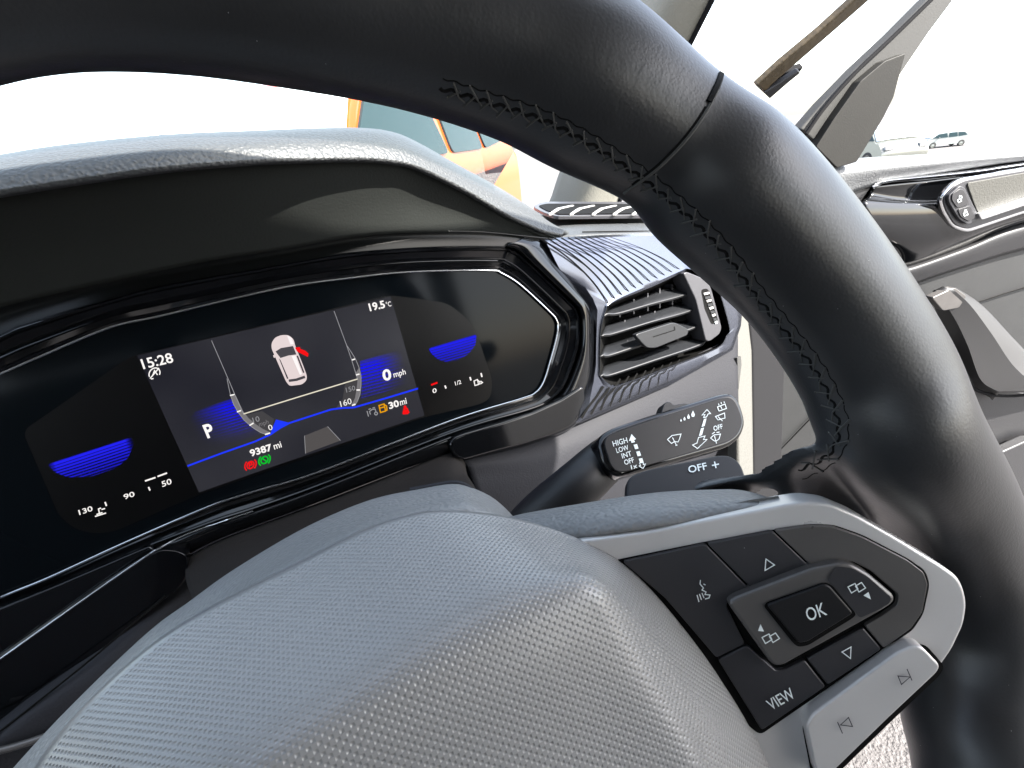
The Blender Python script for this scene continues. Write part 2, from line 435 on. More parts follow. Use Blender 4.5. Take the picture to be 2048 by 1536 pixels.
# ================================================================== OUTSIDE
G = 0.0
vs = []; fs = []
nx, ny = 120, 120
def ground_z(x, y):
    s = max(0.0, min(1.0, (x - 3.0) / 9.0)); r = max(0.0, min(1.0, (x - 26.0) / 18.0)); return -1.35 * s * s * (3 - 2 * s) - 3.2 * r * r * (3 - 2 * r)
def gx(i): t = i / nx * 2 - 1; return math.copysign(abs(t) ** 2.5, t) * 400
for j in range(ny + 1):
    for i in range(nx + 1):
        x, y = gx(i), gx(j); vs.append(Vector((x, y, ground_z(x, y))))
fs = [(j * (nx + 1) + i, j * (nx + 1) + i + 1, (j + 1) * (nx + 1) + i + 1, (j + 1) * (nx + 1) + i) for j in range(ny) for i in range(nx)]
tag(link('ground', vs, fs, 'asphalt'), 'sunlit pale car park surface', None, kind='structure')

def car_body(name, L, Wd, H, m, parent, basez, M4, sill=.95, hood=True):
    """side profile lofted across the width with tumblehome; returns nothing"""
    prof = [(-.5, .28), (-.5, .62), (-.47, .80), (-.43, .95), (-.38, .99), (-.25, 1.40), (-.10, 1.50), (.22, 1.49), (.36, 1.40), (.46, 1.02), (.5, .85), (.5, .30)]
    prof = [(a * L, b * H / 1.5) for a, b in prof]
    P = spline([Vector((a, 0, b)) for a, b in prof], 48)
    vs = []; n = len(P); sec = 9
    for s in range(sec):
        t = s / (sec - 1) * 2 - 1; e = abs(t) ** 4
        for q in P:
            h = q.z; tum = .16 * max(0, (h - sill * H / 1.5)) / .55
            vs.append(M4 @ Vector((q.x * (1 - .03 * e), t * (Wd / 2) * (1 - tum), h - .05 * e * (h > .5))))
    fs = [(s * n + i, s * n + i + 1, (s + 1) * n + i + 1, (s + 1) * n + i) for s in range(sec - 1) for i in range(n - 1)]
    fs += [tuple(range(n - 1, -1, -1)), tuple((sec - 1) * n + i for i in range(n))]
    fs += [(s * n + n - 1, s * n, (s + 1) * n, (s + 1) * n + n - 1) for s in range(sec - 1)]
    return link(name, vs, fs, m, parent, angle=50)
def make_car(label, cat, loc, rz, paint, H=1.5, L=4.2, Wd=1.8, group=None, dark='car_glass', inside=True):
    t = thing('parked_car', label, cat, loc, group); M4 = Matrix.Translation(loc) @ Matrix.Rotation(rz, 4, 'Z')
    car_body('body', L, Wd, H, paint, t, 0, M4)
    k = H / 1.5
    for sgn in (-1, 1):
        def sp(x, z, o=.006):
            tum = .16 * max(0, (z - .95 * k)) / .55; return M4 @ Vector((x, sgn * ((Wd / 2) * (1 - tum) + o), z))
        wins = [[(-.355, 1.01), (-.235, 1.36), (-.05, 1.42), (-.02, 1.0)], [(.0, 1.0), (.0, 1.42), (.17, 1.42), (.19, 1.0)], [(.21, 1.0), (.19, 1.41), (.33, 1.36), (.40, 1.06)]]
        for wpoly in wins:
            q = rnd([(a * L * 100, b * k * 100) for a, b in wpoly], 6, 3); q = [(a / 100, b / 100) for a, b in q]
            fr = [sp(a, b) for a, b in q]; bk = [sp(a, b, -.02) for a, b in q]; n = len(q)
            o = link('window', fr + bk, [tuple(range(n)), tuple(range(2 * n - 1, n - 1, -1))] + [(i, (i + 1) % n, (i + 1) % n + n, i + n) for i in range(n)], dark, t, smooth=False)
        for wx in (-.31 * L, .31 * L):
            vsw = []; fsw = []
            c = M4 @ Vector((wx, sgn * (Wd / 2 - .10), .31)); ax = (M4.to_3x3() @ Vector((0, sgn, 0))).normalized(); ex = (M4.to_3x3() @ Vector((1, 0, 0))).normalized()
            rings = [(-.1, .30), (.10, .31), (.115, .28), (.115, .21)]
            for d, r in rings:
                for a in range(28): an = 2 * math.pi * a / 28; vsw.append(c + ax * d + (ex * math.cos(an) + Vector((0, 0, 1)) * math.sin(an)) * r)
            for a in range(3):
                for b in range(28): fsw.append((a * 28 + b, a * 28 + (b + 1) % 28, (a + 1) * 28 + (b + 1) % 28, (a + 1) * 28 + b))
            wheel = link('wheel', vsw, fsw, 'tyre', t)
            link('hubcap', [c + ax * .108 + (ex * math.cos(2 * math.pi * b / 28) + Vector((0, 0, 1)) * math.sin(2 * math.pi * b / 28)) * .21 for b in range(28)] + [c + ax * .09], [(b, (b + 1) % 28, 28) for b in range(28)], 'silver_paint', t)
        c = sp(-.22 * L, 1.02 * k, .09); vv = []; ff = []
        for i in range(5):
            for j in range(10):
                th = math.pi * i / 4; ph = 2 * math.pi * j / 10
                vv.append(c + M4.to_3x3() @ Vector((.06 * math.sin(th) * math.cos(ph), .10 * math.cos(th), .07 * math.sin(th) * math.sin(ph))))
        ff = [(i * 10 + j, i * 10 + (j + 1) % 10, (i + 1) * 10 + (j + 1) % 10, (i + 1) * 10 + j) for i in range(4) for j in range(10)]
        link('wing_mirror', vv, ff, paint, t)
    vv = []
    for i in range(7):
        for j in range(9):
            u = i / 6; v = j / 8 * 2 - 1; x = -.372 + .112 * u; z = (1.0 + .375 * u) * k
            vv.append(M4 @ Vector(((x - .006) * L * (1 - .03 * v ** 4), v * Wd / 2 * (.93 - .13 * u), z + .03 - .05 * v ** 4)))
    w_ = link('windscreen', vv, [(i * 9 + j, i * 9 + j + 1, (i + 1) * 9 + j + 1, (i + 1) * 9 + j) for i in range(6) for j in range(8)], 'car_glass_glare', t)
    w_.modifiers.new('t', 'SOLIDIFY').thickness = .01
    for sgx, nm, mm in ((-1, 'headlight', 'chrome'), (1, 'tail_light', 'red_dark')):
        for sgn in (-1, 1):
            vv = []; ff = []; c = M4 @ Vector((sgx * L * .48, sgn * Wd * .36, .76 * k)); R3 = M4.to_3x3()
            box_v(c, R3 @ Vector((.07, 0, 0)), R3 @ Vector((0, .16, 0)), Vector((0, 0, .07 if sgx < 0 else .12)), vv, ff); link(nm, vv, ff, mm, t)
    return t
# the orange-red car straight ahead, its side to us: window band at pixels (690..1010, 200..330)
def ground_at(px, py, z, hgt): q = Z(px, py, z); return q
p1 = Z(900, 320, 3.6); p2 = Z(1010, 300, 4.9); dr_ = Vector((p2.x - p1.x, p2.y - p1.y, 0)).normalized(); sd_ = Vector((-dr_.y, dr_.x, 0))
q = p2 + dr_ * (.55 - 2.0) + sd_ * .9
make_car('orange red hatchback parked beyond the windscreen behind the dashboard hood', 'car', Vector((q.x, q.y, 0)), math.atan2(dr_.y, dr_.x), 'red_paint', H=1.74, L=4.0, Wd=1.8)
def stand(px, py, hgt, z=4.0):
    while z < 120:
        q = Z(px, py, z)
        if q.z <= ground_z(q.x, q.y) + hgt: break
        z += .1
    return Vector((q.x, q.y, ground_z(q.x, q.y)))
make_car('silver car parked outside just behind the mirror triangle', 'car', stand(1738, 284, .9, 12.0), math.radians(65), 'silver_paint', group='cars parked in the distance')
make_car('small white car farthest away above the door top', 'car', stand(1888, 276, .9, 36.0), math.radians(-40), 'white_paint', group='cars parked in the distance')

# ================================================================== CABIN SHELL, mostly unseen: added to block light and darken reflections
E = EYE
def slab(name, pts, th, m, parent=None, n=Vector((0, 0, 1))):
    k = len(pts); vs = [Vector(p) for p in pts] + [Vector(p) + n * th for p in pts]
    return link(name, vs, [tuple(range(k - 1, -1, -1)), tuple(range(k, 2 * k))] + [(i, (i + 1) % k, (i + 1) % k + k, i + k) for i in range(k)], m, parent, smooth=False)
t = thing('car_roof', 'pale cloth lined roof of the car above the driver', 'roof', E + Vector((0, -.2, .33)))
slab('headlining', [E + Vector(v) for v in ((-1.25, .05, .34), (.50, .05, .34), (.50, -1.9, .36), (-1.25, -1.9, .36))], .02, 'headliner', t)  # out of view; right edge widened to keep sun off the stalk
slab('roof_skin', [E + Vector(v) for v in ((-1.28, .02, .385), (.52, .02, .385), (.52, -1.95, .40), (-1.28, -1.95, .40))], .01, 'white_paint', t)
t = thing('driver_seat', 'dark cloth driver seat facing the steering wheel', 'seat', E + Vector((-.05, -.65, -.9)))
def cushion(name, c, a, b, h, m, parent, pw=3.2):
    vs = []; nn = 28; mm = 14
    for i in range(mm + 1):
        th = -math.pi / 2 + math.pi * i / mm
        for j in range(nn):
            ph = 2 * math.pi * j / nn; sg = lambda v: math.copysign(abs(v) ** (2 / pw), v)
            vs.append(c + a * sg(math.cos(th)) * sg(math.cos(ph)) + b * sg(math.cos(th)) * sg(math.sin(ph)) + h * sg(math.sin(th)))
    fs = [(i * nn + j, i * nn + (j + 1) % nn, (i + 1) * nn + (j + 1) % nn, (i + 1) * nn + j) for i in range(mm) for j in range(nn)]
    return link(name, vs, fs, m, parent, angle=80)
cushion('backrest', E + Vector((-.05, -.78, -.22)), Vector((.26, 0, 0)), Vector((0, -.12, .36)), Vector((0, .07, .02)), 'seat_fabric', t)
cushion('seat_base', E + Vector((-.05, -.45, -.62)), Vector((.26, 0, 0)), Vector((0, .27, .04)), Vector((0, 0, .09)), 'seat_fabric', t)
cushion('headrest', E + Vector((-.05, -.92, .20)), Vector((.14, 0, 0)), Vector((0, 0, .09)), Vector((0, .05, 0)), 'seat_fabric', t)
t = thing('rear_bench', 'dark cloth rear bench seat behind the driver seat', 'seat', E + Vector((-.4, -1.5, -.8)))
cushion('bench_backrest', E + Vector((-.42, -1.72, -.2)), Vector((.66, 0, 0)), Vector((0, -.10, .42)), Vector((0, .08, .02)), 'seat_fabric', t, 6)
cushion('bench_base', E + Vector((-.42, -1.4, -.55)), Vector((.66, 0, 0)), Vector((0, .26, .02)), Vector((0, 0, .10)), 'seat_fabric', t, 6)
t = thing('passenger_seat', 'dark cloth passenger seat left of the driver', 'seat', E + Vector((-.78, -.65, -.9)))
cushion('backrest', E + Vector((-.80, -.78, -.22)), Vector((.26, 0, 0)), Vector((0, -.12, .36)), Vector((0, .07, .02)), 'seat_fabric', t)
cushion('seat_base', E + Vector((-.80, -.45, -.62)), Vector((.26, 0, 0)), Vector((0, .27, .04)), Vector((0, 0, .09)), 'seat_fabric', t)
t = thing('cabin_side', 'dark lower body side and pillars behind the driver', 'car body', E + Vector((.40, -1.2, -.9)))
def bxo(name, c, hx, hy, hz, m, parent):
    vv = []; ff = []; box_v(E + Vector(c), Vector((hx, 0, 0)), Vector((0, hy, 0)), Vector((0, 0, hz)), vv, ff); o = link(name, vv, ff, m, parent, smooth=False)
    b = o.modifiers.new('b', 'BEVEL'); b.width = .01; b.segments = 2; return o
bxo('rear_door_card', (.42, -1.3, -.50), .03, .60, .37, 'dark_plastic', t); bxo('centre_pillar', (.41, -.72, -.05), .03, .07, .42, 'dark_plastic', t)
bxo('tailgate', (-.42, -1.98, -.42), .85, .04, .46, 'dark_plastic', t); bxo('tailgate_frame', (-.42, -1.98, .26), .85, .04, .10, 'dark_plastic', t)
t = thing('passenger_door', 'dark passenger side door across the cabin', 'car door', E + Vector((-1.24, -.4, -.9)))
bxo('door_panel', (-1.24, -.4, -.50), .04, 1.5, .40, 'dark_plastic', t); bxo('door_pillar', (-1.22, -.72, .1), .03, .08, .27, 'dark_plastic', t)
# windscreen
t = thing('windscreen', 'clear sloping windscreen in front of the dashboard', 'windscreen', E + Vector((-.3, .7, 0)))
slab('glass_pane', [E + Vector(v) for v in ((-1.2, 1.02, -.14), (.40, 1.02, -.14), (.36, .10, .33), (-1.2, .10, .33))], .005, 'windscreen_glass', t, Vector((0, .4, .9)))

# ------------------------------------------------------------------ floor and carpet, seen through the wheel and door gap
fl = [E + Vector(v) for v in ((-1.2, 1.0, -.86), (.42, 1.0, -.86), (.42, -1.5, -.86), (-1.2, -1.5, -.86))]
tag(slab('car_floor', fl, .02, 'carpet', None), 'pale sunlit carpet in the driver footwell', 'carpet')

# ================================================================== A PILLAR
t = thing('windscreen_pillar', 'cream fabric windscreen pillar rising behind the rim', 'pillar', Z(1180, 400, .95))
lft = [Z(1075, 450, .98), Z(1100, 400, .95), Z(1122, 336, .90), Z(1195, 160, .78), Z(1265, -20, .66), Z(1340, -200, .56)]
rgt = [Z(1225, 455, .94), Z(1238, 395, .90), Z(1275, 300, .84), Z(1340, 160, .74), Z(1425, -12, .62), Z(1530, -220, .52)]
mid = [(a + b) / 2 - w3(ray(1250, 200)) * .03 for a, b in zip(lft, rgt)]
surf('pillar_trim', [lft, mid, rgt], 'cream', t, n=24, k=6, thick=.03)
tube('edge_seal', [b + Vector((.004, 0, 0)) for b in spline(rgt, 30)], .0045, 'rubber', t, seg=8)

# ================================================================== DASHBOARD
def hk(px, k0, k1, x0=0, x1=1113): return k0 + (k1 - k0) * max(0, min(1, (px - x0) / (x1 - x0)))
dash = thing('dashboard', 'dark grained dashboard with a raised hood over the instruments', 'dashboard', K(560, 500, .40))
topS = [(-260, 372), (-120, 350), (0, 330), (137, 308), (342, 287), (513, 278), (640, 272), (720, 271), (778, 277), (825, 294), (908, 339), (1003, 391), (1061, 428), (1098, 455), (1135, 473)]
lipL = [(-260, 440), (-120, 415), (0, 396), (137, 374), (342, 345), (513, 331), (640, 326), (720, 325), (778, 329), (835, 342), (930, 388), (1010, 435), (1060, 458), (1085, 468), (1120, 476)]
innM = [(-260, 690), (-120, 648), (0, 611), (137, 578), (273, 548), (420, 518), (560, 496), (680, 474), (771, 464), (860, 461), (942, 462), (990, 465), (1044, 471), (1075, 474), (1112, 478)]
midH = [((a[0] + b[0]) / 2, (a[1] + b[1]) / 2 - 6) for a, b in zip(topS, lipL)]
kk = lambda x, a, b: a + (b - a) * max(0, min(1, (x - 300) / 820)) ** 1.5
rows = [[K(x, y + 70, kk(x, .62, .66)) for x, y in topS], [K(x, y + 6, kk(x, .44, .50)) for x, y in topS], [K(x, y, kk(x, .345, .43)) for x, y in topS], [K(x, y, kk(x, .308, .40)) for x, y in midH], [K(x, y, kk(x, .30, .388)) for x, y in lipL]]
surf('hood_top', rows, 'soft_grain', dash, n=110, k=8, thick=.004, same=True)
lip2 = [K(x, y + 1.0, kk(x, .301, .3885)) for x, y in lipL]
lip3 = [K(x, y + 5, kk(x, .310, .389)) for x, y in lipL]
surf('hood_face', [lip2, lip3, [K(a[0] * .45 + b[0] * .55, a[1] * .45 + b[1] * .55, kk(b[0], .335, .389)) for a, b in zip(lipL, innM)], [K(x, y + 4, kk(x, .352, .388)) for x, y in innM]], 'hood_inner', dash, n=110, k=8, thick=.003, same=True)
# right part of the top pad, from the windscreen to the decorative trim
rows = [[K(1000, 440, .92), K(1120, 415, .92), K(1250, 408, .92), K(1420, 400, .9)],
        [K(1040, 440, .62), K(1110, 430, .62), K(1250, 424, .62), K(1420, 415, .6)],
        [K(1085, 460, .50), K(1130, 452, .49), K(1250, 446, .48), K(1420, 440, .46)],
        [K(1085, 476, .395), K(1130, 472, .405), K(1250, 468, .415), K(1420, 466, .42)]]
surf('top_pad', rows, 'soft_grain', dash, n=60, k=10, thick=.004)
tube('pad_seam', spline([K(1165, 464, .420), K(1230, 463, .424), K(1320, 462, .428)], 12), .0007, 'crease', dash, seg=6)
# grained panel under the vent and the dark knee panel
LP = [(912, 925), (1000, 900), (1065, 880), (1150, 848), (1260, 812), (1340, 785), (1462, 735), (1474, 750), (1478, 790)]
rows = [[K(905, 905, .385), K(1065, 865, .39), K(1150, 825, .395), K(1340, 735, .40), K(1476, 670, .405)],
        [K(930, 925, .372), K(1065, 900, .375), K(1170, 868, .378), K(1340, 815, .385), K(1476, 770, .39)],
        [K(940, 945, .370), K(1090, 935, .37), K(1200, 905, .375), K(1340, 870, .385), K(1478, 840, .39)],
        [K(960, 1010, .372), K(1100, 1005, .374), K(1210, 990, .38), K(1340, 960, .39), K(1482, 930, .40)],
        [K(990, 1150, .40), K(1110, 1150, .40), K(1220, 1130, .41), K(1340, 1100, .42), K(1490, 1060, .43)]]
surf('lower_panel', rows, 'fine_grain', dash, n=60, k=8, thick=.006)
plate('side_end_cap', [(1475, 715), (1482, 712), (1500, 960), (1497, 1080), (1490, 1080), (1478, 800)], plane3(K(1478, 715, .40), K(1490, 1080, .43), Z(1500, 900, .70)), 'pillar_grey', dash, .003, bevel=.0005)
# left lower grained panel
rows = [[K(-150, 1560, .36), K(0, 1440, .36), K(180, 1300, .365), K(300, 1210, .37), K(380, 1150, .375)],
        [K(-150, 1640, .345), K(0, 1480, .345), K(200, 1340, .35), K(320, 1240, .36), K(410, 1165, .37)],
        [K(-150, 1700, .345), K(0, 1560, .345), K(220, 1420, .35), K(350, 1310, .36), K(440, 1220, .37)]]
surf('knee_panel', rows, 'fine_grain', dash, n=40, k=8, thick=.005)
tube('knee_seam', spline([K(-60, 1512, .340), K(20, 1496, .340), K(110, 1466, .341), K(170, 1440, .342)], 14), .0022, 'ring_grey', dash, seg=8)
tube('panel_line', spline([K(-80, 1518, .343), K(0, 1462, .3475), K(180, 1320, .352), K(330, 1192, .36)], 14), .0007, 'crease', dash, seg=6)
# near-black sheet, painted as the unlit void behind everything below the cluster
surf('void_sheet', [[K(-400, 560, .43), K(500, 500, .43), K(1150, 500, .43)], [K(-400, 1000, .43), K(500, 900, .43), K(1100, 850, .43)], [K(-400, 1900, .44), K(500, 1300, .44), K(1150, 1150, .44)]], 'void', dash, n=20, k=3, thick=.003)

# demister vent on the pad
dv = thing('demister_vent', 'narrow grey air vent with slanted fins on the dashboard top', 'air vent', K(1160, 415, .6))
Pd = plane3(K(1066, 412, .66), K(1260, 406, .66), K(1200, 432, .50))
plate('vent_frame', rnd([(1064, 412), (1088, 403), (1300, 404), (1310, 430), (1112, 432), (1086, 424)], 8), Pd, 'vent_grey', dv, .004, .003)
plate('opening', rnd([(1076, 411), (1094, 407), (1295, 408), (1303, 426), (1116, 428), (1092, 420)], 5), Pd, 'void', dv, .003, .0042, bevel=0)
for i, x in enumerate((1100, 1142, 1186, 1228, 1266)):
    plate('fin', [(x - 2, 427), (x + 3, 427), (x + 22, 416), (x + 48, 410), (x + 42, 410), (x + 14, 416)], Pd, 'silver', dv, .002, .0055, bevel=0)

# ================================================================== INSTRUMENT CLUSTER
ic = thing('instrument_cluster', 'digital instrument cluster behind glossy black glass reading fifteen twenty eight', 'instrument cluster', CL(560, 800, -.005))
AB = [((-200, 838), (-200, 770)), ((0, 748), (0, 669)), ((82, 712), (60, 645)), ((219, 655), (219, 598)), ((328, 630), (328, 570)), ((560, 576), (560, 529)), ((700, 556), (680, 508)), ((800, 545), (790, 498)), ((900, 541), (900, 493)), ((985, 541), (1000, 493)), ((1003, 546), (1028, 499)),
      ((1040, 569), (1058, 522)), ((1100, 624), (1143, 604)), ((1113, 640), (1158, 624)), ((1116, 656), (1162, 650)), ((1111, 684), (1160, 692)), ((1100, 724), (1147, 735)), ((1087, 764), (1127, 778)), ((1070, 786), (1100, 803)), ((1040, 798), (1056, 822)),
      ((900, 842), (905, 867)), ((634, 945), (640, 972)), ((500, 985), (506, 1020)), ((415, 1014), (420, 1048)), ((244, 1088), (255, 1110)), ((98, 1155), (105, 1174)), ((0, 1195), (0, 1216)), ((-200, 1280), (-200, 1308))]
A = [a for a, b in AB]; B = [b for a, b in AB]
nA = len(AB) * 8
As = spline([(a[0], a[1], 0) for a in A], nA, True); Bs = spline([(b[0], b[1], 0) for b in B], nA, True)
# top pairs lean to the driver: the bezel is a ledge around the glass
prof = [(-.02, -.004), (0, .0), (.04, .0022), (.12, .0026), (.17, .0012), (.34, .0022), (.40, .0046), (.46, .0040), (.52, .0022), (.80, .0050), (.86, .0080), (.93, .0086), (1.0, .0070), (1.04, .0050)]
vs = []
for tt, of in prof:
    for a, b in zip(As, Bs):
        q = a.lerp(b, tt); vs.append(CL(q.x, q.y, of))
np_ = len(prof); fs = [(i * nA + j, i * nA + (j + 1) % nA, (i + 1) * nA + (j + 1) % nA, (i + 1) * nA + j) for i in range(np_ - 1) for j in range(nA)]
o = link('bezel', vs, fs, 'gloss_black', ic, face_cam=True, angle=30)
# thin polished inner edge
vs, fs = tube_v([CL(q.x, q.y, .0018) for q in As] + [CL(As[0].x, As[0].y, .0018)], .0007, 6)
link('bezel_edge', vs, fs, 'edge_silver', ic)
# glass
plate('display_glass', [(q.x, q.y) for q in As], CL, 'glass_black', ic, .003, -.0012, bevel=0)
SB = rnd([(45, 862), (80, 838), (262, 712), (781, 590), (895, 606), (938, 640), (958, 680), (985, 760), (982, 795), (962, 808), (849, 834), (402, 988), (330, 1018), (232, 1062), (190, 1068), (150, 1058), (118, 1032), (98, 985)], 18)
plate('screen', SB, CL, 'display_black', ic, .001, -.0009, bevel=0)
scr = flat('lcd_panel', [[(274, 711), (420, 677), (560, 644.5), (670, 619), (781, 592.5), (805, 676), (836, 785), (849, 831), (680, 888), (540, 935), (398, 985), (345, 868)]], CL, 'lcd', ic, -.0006)
D = -.0003
def T(n, s, a, b, c, m='px_white', bold=.012): return text(n, s, a, b, c, CL, m, scr, D, bold)
T('clock_readout', '15:28', (287, 738), (348, 724), (280, 718), bold=.015)
T('temperature_readout', '19.5', (740, 622), (771, 615), (736, 607), bold=.03)
T('temperature_unit', '°C', (773, 614), (783, 612), (771, 604))
T('gear_readout', 'P', (415, 876), (431, 871), (404, 850), bold=.03)
T('speed_readout', '0', (767, 762), (784, 758), (763, 740), bold=.03)
T('speed_unit', 'mph', (788, 755), (812, 748), (786, 746))
T('odometer_readout', '9387', (502, 913), (545, 900), (498, 900), bold=.03)
T('odometer_unit', 'mi', (549, 899), (564, 894), (546, 889))
T('range_readout', '30', (779, 818), (799, 812), (776, 805), bold=.03)
T('range_unit', 'mi', (801, 811), (814, 807), (799, 801))
T('dial_number', '10', (507, 846), (520, 842), (504, 835), 'px_grey', 0); T('dial_number', '0', (538, 861), (546, 859), (535, 850), 'px_white', 0)
T('dial_number', '150', (693, 785), (711, 780), (691, 775), 'px_grey', 0); T('dial_number', '160', (682, 814), (704, 807), (679, 802), 'px_white', 0)
T('dial_unit', 'mph', (519, 853), (538, 847), (517, 846), 'px_dim', 0)
def Fl(n, shapes, m, off=D, uv=None): return flat(n, shapes, CL, m, scr, off, uv)
Fl('dial_segment', [[(487, 831), (524, 822), (548, 838), (541, 868), (520, 864), (500, 852)]], 'px_ring', -.0005)
Fl('dial_segment', [[(690, 768), (715, 760), (722, 770), (718, 792), (709, 812), (672, 816), (685, 800)]], 'px_ring', -.0005)
arcL = [(454, 757), (457, 772), (461, 790), (467, 808), (476, 824), (488, 840), (505, 855), (521, 865), (538, 871)]
arcR = [(693, 690), (703, 705), (711, 718), (718, 735), (722, 752), (722, 770), (720, 789), (715, 802), (709, 812)]
def inner_off(P, dx, dy): return [(x + dx, y + dy) for x, y in P]
each('dial_arc', [arcL, [(423, 681), (456, 757), (470, 790), (487, 828)], arcR, [(668, 622), (693, 690), (704, 722), (715, 758)]], 1.4, CL, 'px_grey', scr, D)
Fl('dial_band', [arcL[2:] + [(543, 866), (526, 858), (511, 848), (497, 836), (486, 822), (472, 792)]], 'px_dim', -.00045)
Fl('dial_band', [arcR[3:] + [(703, 810), (710, 796), (713, 780), (715, 762), (712, 745)]], 'px_dim', -.00045)
each('dial_tick', [[(460, 791), (469, 789)], [(474, 824), (482, 821)], [(499, 851), (507, 846)], [(530, 869), (540, 866)], [(704, 720), (710, 718)], [(712, 750), (719, 748)], [(713, 780), (720, 780)], [(704, 811), (711, 808)]], 2.6, CL, 'px_white', scr, D + .00005)
strokes('divider_line', [[(487, 828), (600, 793), (715, 758)]], 2.4, CL, 'px_cream', scr, D)
strokes('horizon_line', [[(375, 932), (442, 907), (510, 883), (541, 869), (560, 856), (579, 846), (662, 819), (685, 816), (708, 815), (770, 797), (836, 777)]], 3.4, CL, 'px_blue', scr, D)
Fl('speed_wedge', [[(541, 867), (546, 853), (552, 839), (577, 845), (560, 855)]], 'px_blue')
Fl('blue_glow', [[(368, 850), (392, 822), (462, 798), (470, 814), (483, 834), (500, 852), (522, 868), (440, 892), (385, 890)]], 'px_fan_left', -.0005, ((366, 822), (492, 786), (396, 892)))
Fl('blue_glow', [[(720, 722), (800, 700), (815, 740), (820, 768), (722, 798), (724, 770), (722, 748)]], 'px_fan_right', -.0005, ((716, 720), (806, 696), (736, 800)))
Fl('blue_gauge', [rnd([(94, 929), (264, 874), (269, 885), (256, 917), (232, 936), (183, 953), (137, 955), (110, 945)], 8)], 'px_fan_side', -.0004, ((92, 929), (264, 873), (118, 1000)))
Fl('blue_gauge', [rnd([(857, 697), (953, 669), (951, 690), (937, 708), (919, 719), (896, 725), (876, 719), (863, 708)], 5)], 'px_fan_side', -.0004, ((848, 699), (963, 666), (866, 763)))
# car picture
Fl('car_picture', [rnd([(543, 686), (550, 675), (563, 670), (577, 670), (587, 678), (591, 693), (606, 730), (614, 752), (613, 761), (604, 769), (579, 772), (572, 763), (554, 722), (543, 697)], 5)], 'px_carbody')
Fl('car_picture_windscreen', [[(551, 703), (562, 696), (586, 692), (593, 709), (577, 711), (561, 716)]], 'px_carwin', D + .0001)
Fl('car_picture_glass', [[(558, 717), (561, 720), (577, 757), (574, 758)], [(593, 712), (596, 711), (609, 745), (606, 746)], [(577, 759), (592, 757), (609, 751), (611, 756), (594, 762), (578, 764)]], 'px_carwin', D + .0001)
Fl('car_picture_shine', [[(574, 671), (583, 676), (588, 688), (581, 689)], [(583, 712), (591, 711), (604, 748), (600, 750)]], 'px_carlight', D + .0001)
Fl('car_picture_mirror', [[(546, 711), (551, 708), (553, 713), (548, 716)]], 'px_carbody')
Fl('open_door_picture', [[(590, 695), (600, 694), (601, 698), (610, 701), (617, 707), (616, 714), (604, 708), (594, 703)]], 'px_red', D + .0001)
Fl('road_picture', [[(610, 871), (655, 853), (681, 881), (611, 907)]], 'px_road', -.0005)
strokes('road_line', [[(609, 871), (611, 907)], [(655, 853), (681, 881)]], 1.2, CL, 'px_grey', scr, D)
# warning lamps
def lampring(cx, cy, r, sk=-.28): return ['c'] + circ(cx, cy, r, 16, sk=sk)
strokes('parking_brake_lamp', [lampring(501, 930, 7), circ(501, 930, 11.5, 6, 130, 230, sk=-.28), circ(501, 930, 11.5, 6, -50, 50, sk=-.28), [(499, 935), (498, 926), (503, 925), (504, 929), (499, 931)]], 2.6, CL, 'px_red', scr, D)
strokes('brake_hold_lamp', [lampring(529, 920, 7), circ(529, 920, 11.5, 6, 130, 230, sk=-.28), circ(529, 920, 11.5, 6, -50, 50, sk=-.28), [(525, 917), (533, 923)]], 2.6, CL, 'px_green', scr, D)
strokes('fuel_lamp', [['c', (758, 811), (768, 808), (771, 822), (761, 825)], [(768, 809), (773, 812), (774, 820), (771, 821)], [(760, 816), (768, 814)]], 2.4, CL, 'px_amber', scr, D)
strokes('lane_assist_lamp', [[(734, 822), (737, 833)], [(741, 829), (739, 823), (744, 819), (750, 818), (752, 824)], [(737, 819), (742, 817)], [(745, 816), (750, 815)], ['c'] + circ(752, 827, 3, 8)], 2, CL, 'px_grey', scr, D)
strokes('seat_belt_lamp', [[(806, 828), (808, 818), (814, 817), (818, 826)], [(806, 826), (815, 820)]], 3, CL, 'px_red', scr, D, fills=[circ(810, 814, 3.2, 10), [(806, 829), (808, 820), (815, 819), (817, 828)]])
strokes('start_stop_lamp', [circ(309, 747, 11, 14, -25, 205, sk=-.2), [(300, 757), (318, 736)], [(305, 752), (309, 741), (315, 750)], [(302, 758), (307, 757)]], 2.3, CL, 'px_white', scr, D)
# side gauges
T('gauge_number', '130', (159, 1030), (186, 1021), (156, 1020)); T('gauge_number', '90', (249, 999), (270, 992), (246, 989)); T('gauge_number', '50', (325, 974), (344, 967), (322, 963))
T('gauge_number', '0', (866, 787), (874, 784), (864, 778)); T('gauge_number', '1/2', (911, 771), (923, 767), (909, 763))
each('gauge_bar', [[(290, 962), (311, 955)], [(315, 953), (334, 946)], [(297, 974), (300, 981)], [(210, 1004), (213, 1012)], [(890, 771), (892, 777)], [(940, 754), (942, 761)], [(962, 746), (964, 754)]], 3, CL, 'px_white', scr, D)
each('gauge_bar', [[(862, 770), (875, 765)]], 3.6, CL, 'px_red', scr, D)
strokes('coolant_symbol', [[(190, 1033), (212, 1026)], [(199, 1027), (197, 1018), (202, 1016)], [(203, 1019), (210, 1017)], [(193, 1029), (205, 1025)]], 2.4, CL, 'px_white', scr, D)
strokes('fuel_symbol', [['c', (948, 762), (955, 759), (957, 769), (950, 771)], [(956, 761), (960, 764), (959, 769)], [(961, 762), (965, 765), (961, 768)]], 2, CL, 'px_white', scr, D)

